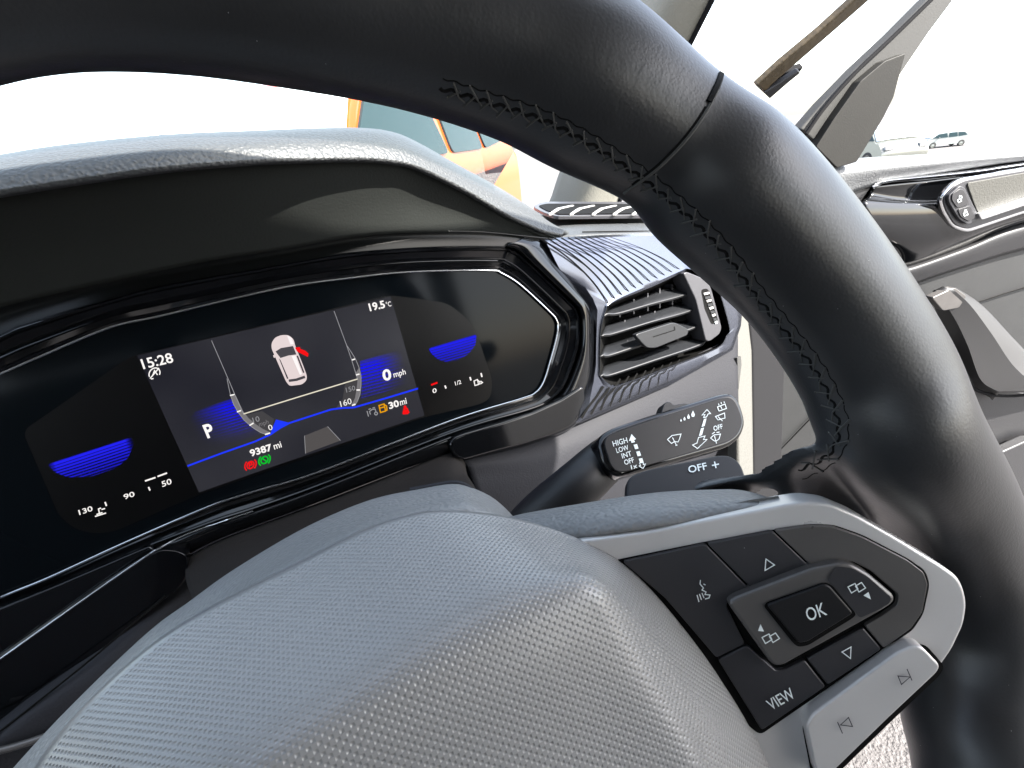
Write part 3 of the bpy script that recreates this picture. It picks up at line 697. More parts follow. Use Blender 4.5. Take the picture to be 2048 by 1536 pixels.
# glossy black surround of the cluster
sur = thing('gloss_surround', 'piano black trim panel wrapping around the instrument cluster', 'trim panel', CL(700, 960, .02))
Bm = lambda i: B[i]
rows_t = [[K(*innM[i], .374) for i in (0, 1, 2, 3, 4, 6, 7, 8, 10, 12, 14)],
          [K(x, y, .375) for x, y in ((-260, 745), (-120, 690), (0, 640), (137, 598), (273, 563), (560, 510), (680, 488), (771, 478), (942, 474), (1044, 480), (1112, 490))],
          [K(x, y, .372) for x, y in ((-260, 810), (-120, 735), (0, 676), (137, 628), (273, 590), (560, 533), (680, 512), (790, 502), (925, 497), (1018, 500), (1066, 530))]]
surf('upper_surround', rows_t, 'ledge_black', sur, n=90, k=6, thick=.003, same=True)
# right-hand facet: B outline -> C outline
Bc = [(1010, 494), (1034, 502), (1060, 525), (1143, 604), (1158, 624), (1162, 650), (1160, 692), (1147, 735), (1127, 778), (1100, 803), (1056, 822), (980, 842), (905, 867)]
Cc = [(1050, 474), (1082, 486), (1112, 528), (1166, 590), (1184, 622), (1187, 660), (1186, 720), (1180, 762), (1165, 805), (1146, 850), (1068, 884), (990, 905), (905, 925)]
mC = [((a[0] * .45 + b[0] * .55), (a[1] * .45 + b[1] * .55)) for a, b in zip(Bc, Cc)]
surf('right_surround', [[K(x, y, .374) for x, y in Bc], [K(a[0] * .85 + b[0] * .15, a[1] * .85 + b[1] * .15, .366) for a, b in zip(Bc, Cc)], [K(x, y, .364) for x, y in mC], [K(x, y, .372) for x, y in Cc], [K(x * 1.0 + 3, y + 2, .385) for x, y in Cc]], 'gloss_black', sur, n=120, k=6, thick=.003, same=True, angle=40)
rows_b = [[K(x, y, .374) for x, y in ((1000, 836), (905, 866), (640, 971), (506, 1019), (420, 1047), (330, 1082))],
          [K(x, y, .368) for x, y in ((1000, 846), (905, 876), (640, 981), (506, 1029), (430, 1055), (345, 1090))],
          [K(x, y, .372) for x, y in ((1000, 872), (905, 902), (640, 1004), (520, 1048), (440, 1078), (378, 1108))],
          [K(x, y, .385) for x, y in ((1000, 876), (905, 908), (640, 1010), (522, 1054), (444, 1084), (382, 1114))]]
surf('lower_surround', rows_b, 'gloss_black', sur, n=70, k=5, thick=.003, same=True, angle=40)
strip = rnd([(898, 892), (906, 876), (922, 869), (1000, 846), (1064, 825), (1120, 800), (1168, 770), (1172, 800), (1145, 852), (1065, 884), (985, 905), (928, 921), (910, 915)], 10)
plate('right_strip', strip, CL, 'gloss_black', sur, .008, .018, bevel=.0025, seg=4)
plate('left_strip', rnd([(-160, 1428), (0, 1318), (180, 1190), (296, 1112), (322, 1100), (352, 1102), (372, 1110), (376, 1128), (372, 1158), (352, 1182), (180, 1318), (0, 1462), (-160, 1590)], 12), CL, 'gloss_black', sur, .010, .018, bevel=.0028, seg=4)
plate('left_facet', [(-160, 1290), (0, 1217), (105, 1175), (255, 1111), (298, 1093), (312, 1104), (296, 1114), (180, 1192), (0, 1320), (-160, 1430)], CL, 'gloss_black', sur, .006, .012, bevel=.0012)
tube('trim_edge', spline([CL(-60, 1362, .0175), CL(0, 1318, .0175), CL(180, 1190, .0175), CL(290, 1114, .0175), CL(316, 1098, .017), CL(380, 1066, .012), CL(506, 1022, .011)], 50), .0007, 'edge_silver', sur, seg=6)

# ================================================================== VENT AND DECOR TRIM
av = thing('air_vent', 'angular side air vent with four slats in a striped metallic surround', 'air vent', K(1320, 650, .40))
kv = lambda x: .372 + .02 * (x - 1200) / 280
def V(x, y, o=0.0): return K(x, y, kv(x) - o)
VP = plane3(V(1210, 620), V(1440, 600), V(1330, 740))
opening = [(1213, 618), (1218, 611), (1244, 598), (1310, 571), (1365, 545), (1380, 540), (1422, 558), (1436, 578), (1458, 655), (1452, 672), (1432, 696), (1340, 732), (1244, 767), (1222, 769), (1202, 753), (1200, 740), (1202, 661)]
outer = [(1183, 622), (1166, 590), (1112, 535), (1078, 478), (1200, 470), (1330, 466), (1400, 500), (1460, 560), (1484, 628), (1482, 652), (1466, 700), (1346, 768), (1160, 846), (1146, 850), (1178, 770), (1187, 720), (1188, 660)]
nO = len(opening) * 6
Os = spline([(a, b, 0) for a, b in opening], nO, True); Us = [Vector((a, b, 0)) for a, b in outer]
Us = [Us[int(i / 6)].lerp(Us[(int(i / 6) + 1) % len(Us)], (i % 6) / 6) for i in range(nO)]
vs = []
vprof = [(0.02, -.016), (0.0, -.004), (0.0, .0), (.03, .0018), (.07, .0012), (.12, .0), (.6, .001), (.94, -.004), (1.0, -.012)]
for tt, of in vprof:
    for a, b in zip(Os, Us): q = a.lerp(b, tt); vs.append(V(q.x, q.y, of))
fs = [(i * nO + j, i * nO + (j + 1) % nO, (i + 1) * nO + (j + 1) % nO, (i + 1) * nO + j) for i in range(len(vprof) - 1) for j in range(nO)]
link('surround', vs, fs, 'trim_metal', av, face_cam=True, angle=35)
# dark inlaid stripes of the surround
sv = []; sf = []
def stripe(P, w0, w1):
    Q = [Vector(p).to_2d() for p in spline([(a, b, 0) for a, b in P], 14)]; b = len(sv)
    for i, q in enumerate(Q):
        t_ = i / 13; d = (Q[min(13, i + 1)] - Q[max(0, i - 1)]).normalized(); nn = Vector((-d.y, d.x)); w = w0 + (w1 - w0) * t_
        for s in (-1, 1):
            c = q + nn * s * w / 2; sv.append(V(c.x, c.y, .0013))
    for i in range(13): sf.append((b + 2 * i, b + 2 * i + 1, b + 2 * i + 3, b + 2 * i + 2))
for i in range(11):
    x0 = 1082 + i * 13.5; y0 = 477 - i * .4; u = i / 10
    mx_, my_ = 1150 + i * 20, 560 - i * 8 - 8
    ex, ey = 1218 + i * 14.5, 607 - i * 6.6
    stripe([(x0, y0), (x0 + (ex - x0) * .36 + 6, y0 + (ey - y0) * .30), (x0 + (ex - x0) * .70 + 6, y0 + (ey - y0) * .64), (ex, ey)], 3.4 - 2.2 * u, 2.2 - .6 * u)
link('stripe_inlay', sv, sf, 'void', av, face_cam=True)
sv, sf = [], []
for i in range(10):
    sx, sy = 1207 + i * 17, 766 - i * 5.6 + (4 if i < 2 else 0)
    stripe([(sx, sy + 3), (sx - 14, sy + 24), (sx - 30 + i, sy + 44 - i * 2), (sx - 44 + i * 2.0, 838 - (sx - 44 + i * 2.0 - 1160) * .42)], 4 - .25 * i, 4.5 - .4 * i)
link('stripe_inlay', sv, sf, 'void', av, face_cam=True)
# box behind the opening
bx = []; bf = []
for dpt in (.0, .05):
    for a in Os: c = (a - Vector((1325, 660, 0))) * (1 - dpt * 3) + Vector((1325, 660, 0)); bx.append(V(c.x, c.y, -.004 - dpt))
bf = [(j, (j + 1) % nO, (j + 1) % nO + nO, j + nO) for j in range(nO)] + [tuple(nO + j for j in range(nO))]
link('air_duct', bx, bf, 'void', av, face_cam=False)
def slat(name, F, Bk):
    """F front edge pixels, Bk back edge pixels"""
    rows = [[V(x, y + 3.5, -.0055) for x, y in F], [V(x, y, -.004) for x, y in F], [V(x, y - 2, -.0046) for x, y in F], [V(x, y, -.022) for x, y in Bk]]
    return surf(name, rows, 'slat', av, n=40, k=3, thick=.0012, smooth_rows=False, angle=35)
slat('slat', [(1208, 632), (1216, 628), (1237, 627), (1300, 609), (1369, 590), (1380, 580)], [(1216, 618), (1240, 607), (1290, 590), (1330, 577), (1362, 570), (1376, 574)])
slat('slat', [(1203, 672), (1212, 669), (1225, 668), (1300, 645), (1380, 622), (1390, 610)], [(1210, 650), (1235, 642), (1290, 626), (1340, 610), (1372, 601), (1384, 605)])
slat('slat', [(1201, 713), (1209, 710), (1222, 710), (1300, 684), (1390, 655), (1400, 642)], [(1208, 691), (1230, 684), (1290, 665), (1340, 649), (1380, 638), (1394, 638)])
slat('slat', [(1200, 753), (1208, 750), (1222, 750), (1300, 724), (1400, 690), (1410, 676)], [(1206, 732), (1230, 724), (1290, 704), (1340, 688), (1390, 670), (1404, 670)])
for x, y0, y1 in ((1240, 612, 634), (1268, 598, 628), (1296, 586, 622), (1320, 576, 616), (1345, 568, 610), (1250, 640, 660), (1280, 632, 652), (1310, 622, 645), (1365, 606, 630), (1255, 680, 700)):
    plate('guide_vane', [(x - 1.2, y0), (x + 1.2, y0), (x + 1.2, y1), (x - 1.2, y1)], VP, 'vent_grey', av, .012, -.016, bevel=0)
plate('slider_tab', rnd([(1271, 671), (1276, 667), (1345, 645), (1352, 646), (1377, 658), (1376, 670), (1312, 696), (1296, 696), (1288, 690)], 6), VP, 'slat', av, .006, .006, bevel=.0014, seg=4)
strokes('tab_mark', [[(1306, 674), (1350, 660), (1349, 653)]], 1.6, VP, 'crease', av, .0064)
plate('dial_housing', rnd([(1367, 547), (1374, 543), (1416, 560), (1424, 580), (1444, 655), (1440, 668), (1420, 683), (1412, 682), (1392, 600)], 6), VP, 'vent_grey', av, .02, .0035, bevel=.0016)
dl = plate('dial', rnd([(1402, 582), (1405, 578), (1414, 577), (1418, 581), (1436, 640), (1434, 646), (1424, 649), (1421, 646), (1409, 618)], 4), VP, 'void', av, .004, .0036, bevel=.0003)
for i in range(5):
    x, y = 1409 + i * 4.6, 584 + i * 14.5
    plate('dial_rib', [(x - 1 + i, y + 2.4), (x + 9 - i * .4, y), (x + 10 - i * .4, y + 3.5), (x + i, y + 6)], VP, 'silver' if i != 4 else 'white_print', dl, .002, .0050, bevel=0)
for i in range(4):
    x, y = 1411 + i * 4.6, 592 + i * 14.5
    plate('dial_rib', [(x - 1 + i, y + 1.5), (x + 9 - i * .4, y), (x + 11 - i * .4, y + 5), (x + i, y + 6.5)], VP, 'slat', dl, .002, .0046, bevel=0)

# ================================================================== COLUMN SHROUD AND STALK
cs = thing('column_cover', 'dark soft steering column gaiter bulging between wheel and cluster', 'column cover', K(650, 1060, .33))
rows = [[K(372, 1118, .372), K(450, 1078, .372), K(640, 1008, .372), (K(800, 945, .372)), K(905, 903, .374), K(930, 925, .372)],
        [K(372, 1160, .350), K(470, 1100, .345), K(640, 1045, .34), K(800, 985, .34), K(890, 950, .34), K(935, 950, .345)],
        [K(390, 1210, .325), K(500, 1150, .31), K(650, 1090, .30), K(800, 1020, .30), K(890, 985, .30), K(950, 975, .31)],
        [K(430, 1300, .30), K(540, 1220, .28), K(680, 1150, .27), K(800, 1080, .27), K(900, 1050, .27), K(980, 1040, .28)]]
surf('gaiter', rows, 'fabric_dark', cs, n=50, k=8, thick=.002)
# folds on the gaiter
surf('gaiter_fold', [[K(560, 1092, .322), K(650, 1048, .322), K(740, 1000, .322), K(850, 975, .325)], [K(575, 1090, .316), K(660, 1052, .315), K(745, 1008, .315), K(850, 982, .32)], [K(600, 1095, .325), K(680, 1060, .325), K(760, 1018, .325), K(850, 990, .327)]], 'fabric_dark', cs, n=30, k=5, thick=.001)
# moulded shell behind the wheel hub
bkT = [(-120, 1760), (-40, 1620), (60, 1500), (170, 1385), (300, 1262), (380, 1203), (471, 1138), (612, 1055), (739, 1001), (837, 979), (905, 967), (942, 975), (985, 995), (1022, 1028), (1060, 1075)]
rows = [[Wh(x - 4, y + 6, .205) for x, y in bkT], [Wh(x, y, .192) for x, y in bkT], [Wh(x + 10, y + 22, .178) for x, y in bkT], [Wh(x + 28, y + 60, .165) for x, y in bkT], [Wh(x + 40, y + 130, .17) for x, y in bkT]]
surf('column_shell', rows, 'wheel_grain', cs, n=80, k=6, thick=.003)
tube('shell_lip', spline([Wh(820, 981, .195), Wh(870, 972, .193), Wh(912, 966, .192), Wh(938, 976, .192), Wh(942, 984, .191)], 16), .0012, 'fine_grain', cs, seg=8)

st = thing('wiper_stalk', 'black wiper stalk with white printed speeds and wiper symbols', 'control stalk', Z(1350, 870, .24))
SP = plane3(Z(1230, 900, .240), Z(1460, 830, .262), Z(1340, 900, .246))
arm = spline([Z(1020, 1090, .262), Z(1080, 1030, .252), Z(1150, 975, .248), Z(1212, 920, .260), Z(1262, 888, .276)], 30)
tube('arm', arm, [.0135 - .0025 * abs(i / 29 - .5) for i in range(30)], 'dark_plastic', st, 24)
HO = rnd([(1196, 884), (1204, 868), (1226, 855), (1290, 833), (1441, 787), (1462, 784), (1479, 797), (1490, 828), (1493, 850), (1483, 875), (1460, 892), (1262, 949), (1240, 953), (1222, 946), (1207, 925)], 14)
head = plate('head', HO, SP, 'gloss_black', st, .016, 0, bevel=.003, seg=5)
HI = rnd([(1207, 884), (1218, 868), (1290, 843), (1441, 796), (1460, 794), (1472, 804), (1483, 832), (1485, 848), (1476, 869), (1458, 883), (1258, 942), (1236, 945), (1222, 933)], 12)
plate('face', HI, SP, 'satin_black', head, .002, .0007, bevel=.0005)
so_ = .0011
def ST(n, s, a, b, c, bold=.008): return text(n, s, a, b, c, SP, 'white_print', head, so_, bold)
ST('stalk_lettering', 'HIGH', (1227, 893), (1256, 885), (1224, 882)); ST('stalk_lettering', 'LOW', (1234, 906), (1258, 899), (1231, 896))
ST('stalk_lettering', 'INT', (1245, 917), (1264, 911), (1242, 907)); ST('stalk_lettering', 'OFF', (1250, 930), (1269, 924), (1247, 920)); ST('stalk_lettering', '1x', (1263, 939), (1275, 935), (1261, 930))
ST('stalk_lettering', 'OFF', (1428, 862), (1446, 857), (1426, 852))
F = []
F += [[(1263, 868), (1272, 878), (1268, 880), (1270, 884), (1263, 886), (1262, 881), (1258, 882)]]
for i in range(3):
    x, y = 1267 + i * 5.2, 888 + i * 14; F.append([(x, y + 1.5), (x + 7, y), (x + 10, y + 9), (x + 3, y + 10.5)])
for x, y, s in ((1362, 841, 2), (1369, 838, 2.7), (1377, 834, 3.5), (1386, 829, 4.6)):
    F.append([(x, y - s * 1.8), (x + s * .8, y), (x + s * .5, y + s), (x - s * .5, y + s), (x - s * .8, y)])
F += [[(1408, 838), (1413, 837), (1409, 852), (1403, 854)], [(1402, 857), (1408, 855), (1404, 870), (1398, 872)]]
strokes('wiper_symbols', [['c', (1279, 926), (1286, 924), (1287, 929), (1291, 928), (1286, 937), (1278, 932), (1281, 931)],
    ['c', (1335, 879), (1344, 871), (1362, 868), (1359, 878), (1356, 884), (1349, 883), (1343, 887)], [(1353, 891), (1345, 875)], [(1351, 891), (1355, 890)],
    ['c', (1414, 819), (1421, 827), (1416, 828), (1413, 834), (1407, 835), (1410, 829), (1404, 830)],
    ['c', (1385, 890), (1395, 897), (1414, 879), (1407, 879), (1410, 872), (1397, 875), (1394, 886)],
    ['c', (1435, 814), (1450, 808), (1453, 817), (1438, 822)], [(1444, 818), (1441, 812)], [(1438, 811), (1437, 807)], [(1443, 808), (1442, 804)], [(1449, 806), (1448, 803)],
    ['c', (1431, 833), (1449, 826), (1450, 836), (1436, 840)], [(1445, 842), (1436, 833)],
    ['c', (1421, 876), (1428, 870), (1441, 868), (1438, 878), (1434, 881), (1429, 882)], [(1433, 887), (1429, 872)], [(1424, 868), (1430, 864)], [(1433, 865), (1439, 864)]], 1.5, SP, 'white_print', head, so_, F)
kn = plate('finger_switch', rnd([(1322, 826), (1328, 808), (1334, 803), (1342, 804), (1347, 810), (1372, 806), (1384, 812), (1384, 822)], 5), SP, 'dark_plastic', st, .008, -.003, bevel=.0015, seg=3)

# ================================================================== STEERING WHEEL
sw = thing('steering_wheel', 'black leather steering wheel with silver spoke controls and dimpled airbag cover', 'steering wheel', Wh(870, 1560, .12))
st_in = [(-480, 330), (-300, 205), (0, 140), (240, 131), (480, 153), (740, 196), (960, 266), (1100, 335), (1235, 392), (1320, 485), (1400, 556), (1480, 628), (1550, 715), (1605, 805), (1642, 895), (1720, 1000), (1768, 1110), (1788, 1210), (1794, 1310), (1797, 1420), (1822, 1540), (1830, 1700)]
st_out = [(-560, -120), (-340, -250), (-30, -270), (270, -262), (570, -225), (880, -150), (1115, -85), (1262, -15), (1452, 150), (1545, 208), (1640, 305), (1750, 440), (1832, 560), (1905, 682), (1962, 815), (2030, 950), (2085, 1090), (2120, 1230), (2132, 1370), (2132, 1490), (2125, 1600), (2100, 1750)]
cen = []; rad = []
st_w = [.090] * 14 + [.096, .103, .107, .108, .107, .105, .102]
st_w = [.090] * (len(st_in) - 7) + st_w[-7:]
for a, b, w_ in zip(st_in, st_out, st_w):
    pa, pb = Wh(*a, w_), Wh(*b, w_)
    # silhouette rays -> centre on the bisector of the two view rays
    ra, rb = (pa - EYE).normalized(), (pb - EYE).normalized(); bis = (ra + rb).normalized(); nW = w3(NW)
    half = ra.angle(rb) / 2; dc = w_ / nW.dot(bis); cen.append(EYE + bis * dc); rad.append(dc * math.sin(half))
# the rest of the hoop, below and left of the frame
Xw = (XC - NW * XC.dot(NW)).normalized(); Uw = NW.cross(Xw); Uw = Uw if Uw.y < 0 else -Uw; Cw = Vector((-.0313, .0776, .0755))
for t_ in range(-58, -226, -17):
    cen.append(EYE + w3(Cw + (Xw * math.cos(math.radians(t_)) + Uw * math.sin(math.radians(t_))) * .1645)); rad.append(.0165)
nC = len(cen) * 12
cc = spline(cen, nC, True); rr = [max(.012, v.x) for v in spline([(r, 0, 0) for r in rad], nC, True)]
vs, fs = tube_v(cc, rr, 48, caps=False); fs += [((nC - 1) * 48 + j, (nC - 1) * 48 + (j + 1) % 48, (j + 1) % 48, j) for j in range(48)]
# leather covered root of the spoke
wl = lambda x: max(0, (1640 - x) / 140) ** 1.2 * .030
wf = lambda x: .128 - (x - 1300) * .043 / 600
def leather_row(left, right, d): return [Wh(*p) for p in left] + [Wh(x, y, wf(x) + d + max(0, min(1, (y - 1080) / 120)) * .014) for x, y in right]
r0 = leather_row(((1400, 1010, .158), (1480, 1010, .152), (1560, 1020, .138), (1600, 1030, .124), (1650, 1036, .119)), ((1730, 1065), (1820, 1110), (1885, 1155), (1895, 1225), (1875, 1295), (1800, 1390)), .016)
r1 = leather_row(((1395, 1000, .155), (1480, 995, .148), (1555, 1000, .134), (1610, 1000, .119), (1670, 994, .113)), ((1760, 1020), (1850, 1068), (1925, 1130), (1948, 1220), (1925, 1320), (1850, 1430)), .012)
r2 = leather_row(((1390, 990, .152), (1470, 975, .142), (1550, 968, .126), (1615, 952, .112), (1690, 945, .104)), ((1800, 975), (1880, 1030), (1945, 1110), (1970, 1210), (1960, 1320), (1900, 1420)), .009)
r3 = leather_row(((1385, 978, .150), (1460, 963, .139), (1540, 950, .124), (1605, 928, .108), (1690, 890, .092), (1840, 930, .088), (1905, 1005, .090), (1960, 1090, .093), (1995, 1200, .104), (2000, 1320, .106), (1985, 1430, .106)), (), 0)
def grid(rows, n=40, k=8):
    R2 = [spline(r, n) for r in rows]; nr = (len(rows) - 1) * k + 1; cols = [spline([r[c] for r in R2], nr) for c in range(n)]
    return [cols[c][i] for i in range(nr) for c in range(n)], nr, n
gv, nr, n_ = grid([r0, r1, r2, r3]); b = len(vs); th = w3(NW) * .014
vs += gv + [v + th for v in gv]; m_ = nr * n_
for i in range(nr - 1):
    for c in range(n_ - 1):
        q = (b + i * n_ + c, b + i * n_ + c + 1, b + (i + 1) * n_ + c + 1, b + (i + 1) * n_ + c); fs.append(q[::-1]); fs.append(tuple(x + m_ for x in q))
for c in range(n_ - 1):
    q = (b + c, b + c + 1); fs.append((q[0], q[1], q[1] + m_, q[0] + m_)); q = (b + (nr - 1) * n_ + c, b + (nr - 1) * n_ + c + 1); fs.append((q[1], q[0], q[0] + m_, q[1] + m_))
for i in range(nr - 1):
    q = (b + i * n_, b + (i + 1) * n_); fs.append((q[1], q[0], q[0] + m_, q[1] + m_)); q = (b + i * n_ + n_ - 1, b + (i + 1) * n_ + n_ - 1); fs.append((q[0], q[1], q[1] + m_, q[0] + m_))
rim = link('rim', vs, fs, 'leather', sw, angle=180)
md = rim.modifiers.new('r', 'REMESH'); md.mode = 'VOXEL'; md.voxel_size = .00095; md.use_smooth_shade = True
ms = rim.modifiers.new('s', 'SMOOTH'); ms.factor = .5; ms.iterations = 50
bake(rim); rim.data.shade_smooth()
off = origin(sw)
bvh = BVHTree.FromPolygons([v.co + off for v in rim.data.vertices], [tuple(p.vertices) for p in rim.data.polygons])
def hit(px, py, lift=0.0):
    d = w3(ray(px, py)).normalized(); h = bvh.ray_cast(EYE, d)
    if h[0] is None: return None
    nn = h[1] if h[1].dot(d) < 0 else -h[1]
    return h[0] + nn * lift
def thread(P, r, vs, fs, lift=.0003, seg=6):
    Q = [hit(x, y, lift) for x, y in P]; Q = [q for q in Q if q is not None]
    if len(Q) > 1: tube_v(Q, r, seg, True, vs, fs)
seam = spline([(a, b, 0) for a, b in ((880, 176), (975, 205), (1075, 236), (1165, 280), (1245, 330), (1320, 385), (1395, 450), (1460, 520), (1510, 590), (1560, 650), (1610, 712), (1648, 770), (1672, 825), (1678, 872), (1658, 910), (1628, 928), (1596, 940))], 600)
tv, tf, cv_, cf_ = [], [], [], []
seam2 = arcs(seam, 37)
for i in range(len(seam2) - 1):
    c = seam2[i].to_2d(); d = (seam2[min(36, i + 1)] - seam2[max(0, i - 1)]).to_2d().normalized(); nn = Vector((-d.y, d.x)); sp = 46
    jt = lambda s=2.5: Vector((random.uniform(-s, s), random.uniform(-s, s)))
    wd = random.uniform(13, 22)
    A1 = c - nn * wd + d * -10 + jt(); A2 = c + nn * wd + d * -12 + jt(); C1 = c + d * 8 + nn * (6 if i % 2 else -2) + jt(1); C2 = c + d * 6 + nn * (-7) + jt(1)
    if i > 0:
        thread([A1.lerp(C1, t / 6) for t in range(7)], .00024, tv, tf, .0001); thread([A2.lerp(C2, t / 6) for t in range(7)], .00024, tv, tf, .0001)
        for q in (A1, A2): thread([q - d * 1.5, q + d * 1.5], .00034, tv, tf, .0001)
        E1 = c + d * 22 + nn * (10 + 3 * (i % 2)); thread([C1.lerp(E1, t / 4) for t in range(5)], .0002, tv, tf, .0001)
    nxt = seam2[i + 1].to_2d()
    thread([c.lerp(nxt, t / 6) + nn * 4 * math.sin(math.pi * t / 3) for t in range(7)], .00055, cv_, cf_, -.0003)
    thread([(c - nn * 20).lerp(nxt - nn * 20, t / 6) + nn * 2 * math.sin(math.pi * t / 3) for t in range(7)], .00022, cv_, cf_, -.0001)
link('stitching', tv, tf, 'thread', sw)
# the cross joint of the leather
J = [Vector(v).to_2d() for v in spline([(1236, 391, 0), (1262, 372, 0), (1290, 352, 0), (1320, 328, 0), (1362, 285, 0), (1400, 235, 0), (1428, 185, 0), (1443, 145, 0), (1442, 112, 0)], 44)]
thread(J[6:30], .0006, cv_, cf_, -.0003); thread(J[30:], .0010, cv_, cf_, -.0003)
link('leather_seam', cv_, cf_, 'crease', sw)
jv, jf = [], []
thread([q + Vector((3, 2)) for q in J[2:34]], .00045, jv, jf, .0001); link('seam_thread', jv, jf, 'thread', sw)

# airbag cover
kb = [(-10, 1690), (80, 1520), (180, 1400), (300, 1292), (420, 1214), (593, 1126), (720, 1062), (800, 1034), (876, 1021), (984, 1028), (1081, 1050), (1169, 1082), (1234, 1114), (1289, 1162), (1362, 1249), (1434, 1343), (1500, 1434), (1543, 1536), (1560, 1660)]
wb = [.150, .150, .150, .152, .153, .153, .152, .151, .150, .148, .144, .139, .135, .131, .127, .125, .124, .123, .123]
crz = [(420, 1700), (480, 1610), (560, 1540), (640, 1488), (720, 1438), (810, 1378), (900, 1322), (970, 1282), (1035, 1245), (1090, 1215), (1135, 1192), (1170, 1180), (1200, 1190), (1232, 1222), (1278, 1290), (1330, 1380), (1380, 1470), (1410, 1560), (1420, 1680)]
wc = [.108] * 11 + [.108, .108, .109, .110, .110, .110, .110, .110]
cen0 = (950, 1980)
def lerp2(a, b, t): return (a[0] + (b[0] - a[0]) * t, a[1] + (b[1] - a[1]) * t)
rb = [Wh(*p, w) for p, w in zip(kb, wb)]
rlo = [Wh(p[0] + (2 if i < 9 else -4), p[1] + 10, w + .012) for i, (p, w) in enumerate(zip(kb, wb))]
rs = [Wh(*lerp2(a, c, .10), w - (w - v) * .18) for a, c, w, v in zip(kb, crz, wb, wc)]
rm = [Wh(*lerp2(a, c, .5), w - (w - v) * .66) for a, c, w, v in zip(kb, crz, wb, wc)]
rc = [Wh(*lerp2(a, c, .86), w - (w - v) * .96) for a, c, w, v in zip(kb, crz, wb, wc)]
rd = [Wh(c[0], c[1] + (1950 - c[1]) * .10, .1075) for c in crz]
re = [Wh(c[0], c[1] + (1950 - c[1]) * .4, .108) for c in crz]
rf = [Wh(c[0], c[1] + (1950 - c[1]) * .85, .109) for c in crz]
rg = [Wh(c[0] + (930 - c[0]) * .12, 2350 + 250 * math.sin(math.pi * i / 18), .116) for i, c in enumerate(crz)]
rh = [Wh(c[0] + (930 - c[0]) * .12, 2380 + 270 * math.sin(math.pi * i / 18), .150) for i, c in enumerate(crz)]
# dimple grid in true metres: project on the facets
def airbag():
    rows = [rlo, rb, rs, rm, rc, rd, re, rf, rg, rh]
    n = 190; k = 12
    R2 = [spline(r, n) for r in rows]; nr = (len(rows) - 1) * k + 1
    cols = [spline([r[c] for r in R2], nr) for c in range(n)]
    vs = [cols[c][i] for i in range(nr) for c in range(n)]
    fs = [(i * n + c, i * n + c + 1, (i + 1) * n + c + 1, (i + 1) * n + c) for i in range(nr - 1) for c in range(n - 1)]
    # uv: unfold by walking outwards: use two in-surface axes (car right, and slope direction) integrated over rows
    uvs = []
    ctr = Wh(1000, 1500, .108); X = Vector((1, 0, 0)); nW = w3(NW); Uv = nW.cross(X).normalized(); X = Uv.cross(nW).normalized()
    A = Wh(1100, 1200, .108)
    for v in vs:
        d = v - A; x = d.dot(X); y = d.dot(Uv) * (1 if Uv.z > 0 else -1); h = d.dot(nW)
        # fold the depth h into y (top side) and x (right side) so dimples keep their size round the edge
        wr = max(0, min(1, (x - .03) / .03)) if y < .02 else max(0, min(1, (x - .045) / .03))
        hh = max(0, h)
        s_ = 1.0
        uvs.append((x + hh * wr * s_, y + hh * (1 - wr) * 1.0))
    o = link('airbag_cover', vs, fs, None, sw, uvs=uvs, face_cam=True, angle=180, mats=['airbag', 'airbag_plain'], fmi=[1 if f[0] // n < 2 * k - 6 else 0 for f in fs])
    s = o.modifiers.new('t', 'SOLIDIFY'); s.thickness = .003; s.offset = -1
airbag()

# spoke: grained bridge, silver frame, button field
SPK = plane3(Wh(1300, 1160, .128), Wh(1900, 1200, .086), Wh(1560, 1480, .118))
bw = lambda x, w: wf(x) + (w - .1215) * .8 + max(0, (1250 - x) / 200) * .010
rows = [[Wh(x, y, bw(x, .150)) for x, y in ((1000, 1042), (1051, 1030), (1168, 1010), (1304, 990), (1420, 982), (1492, 984), (1570, 1008))],
        [Wh(x, y, bw(x, .136)) for x, y in ((1000, 1040), (1053, 1027), (1168, 1007), (1304, 987), (1420, 980), (1492, 982), (1568, 1006))],
        [Wh(x, y, bw(x, .123)) for x, y in ((1020, 1058), (1080, 1046), (1175, 1030), (1308, 1014), (1420, 1000), (1500, 994), (1566, 1007))],
        [Wh(x, y, bw(x, .1175)) for x, y in ((1060, 1084), (1130, 1076), (1200, 1064), (1315, 1048), (1420, 1032), (1500, 1015), (1564, 1010))],
        [Wh(x, y, bw(x, .121)) for x, y in ((1085, 1096), (1132, 1090), (1202, 1079), (1317, 1062), (1422, 1044), (1502, 1025), (1564, 1014))]]
surf('spoke_bridge', rows, 'wheel_grain', sw, n=60, k=7, thick=.003, same=True)
SO = [(1100, 1110), (1160, 1082), (1202, 1077), (1300, 1063), (1398, 1043), (1500, 1024), (1572, 1010), (1616, 1004), (1663, 1009), (1718, 1032), (1797, 1077), (1888, 1133), (1917, 1154), (1930, 1178), (1936, 1210), (1930, 1250), (1906, 1301), (1884, 1332), (1780, 1430), (1660, 1545), (1560, 1640), (1480, 1640), (1300, 1300)]
frame = plate('silver_frame', rnd(SO, 14), SPK, 'silver', sw, .009, .0, bevel=.0022, seg=5)
BP = rnd([(1225, 1122), (1412, 1084), (1560, 1058), (1616, 1049), (1667, 1050), (1725, 1070), (1816, 1117), (1853, 1142), (1861, 1169), (1849, 1228), (1827, 1262), (1761, 1305), (1640, 1390), (1521, 1472), (1430, 1400), (1300, 1230)], 12)
plate('button_field', BP, SPK, 'void', sw, .003, .0004, bevel=.0005)
def btn(name, P, m='button_black', off=.0016, th=.003, r=6, bev=.0005, parent=sw, label=None):
    o = plate(name, rnd(P, r, 3), SPK, m, parent, th, off, bev)
    if label: o['label'] = label
    return o
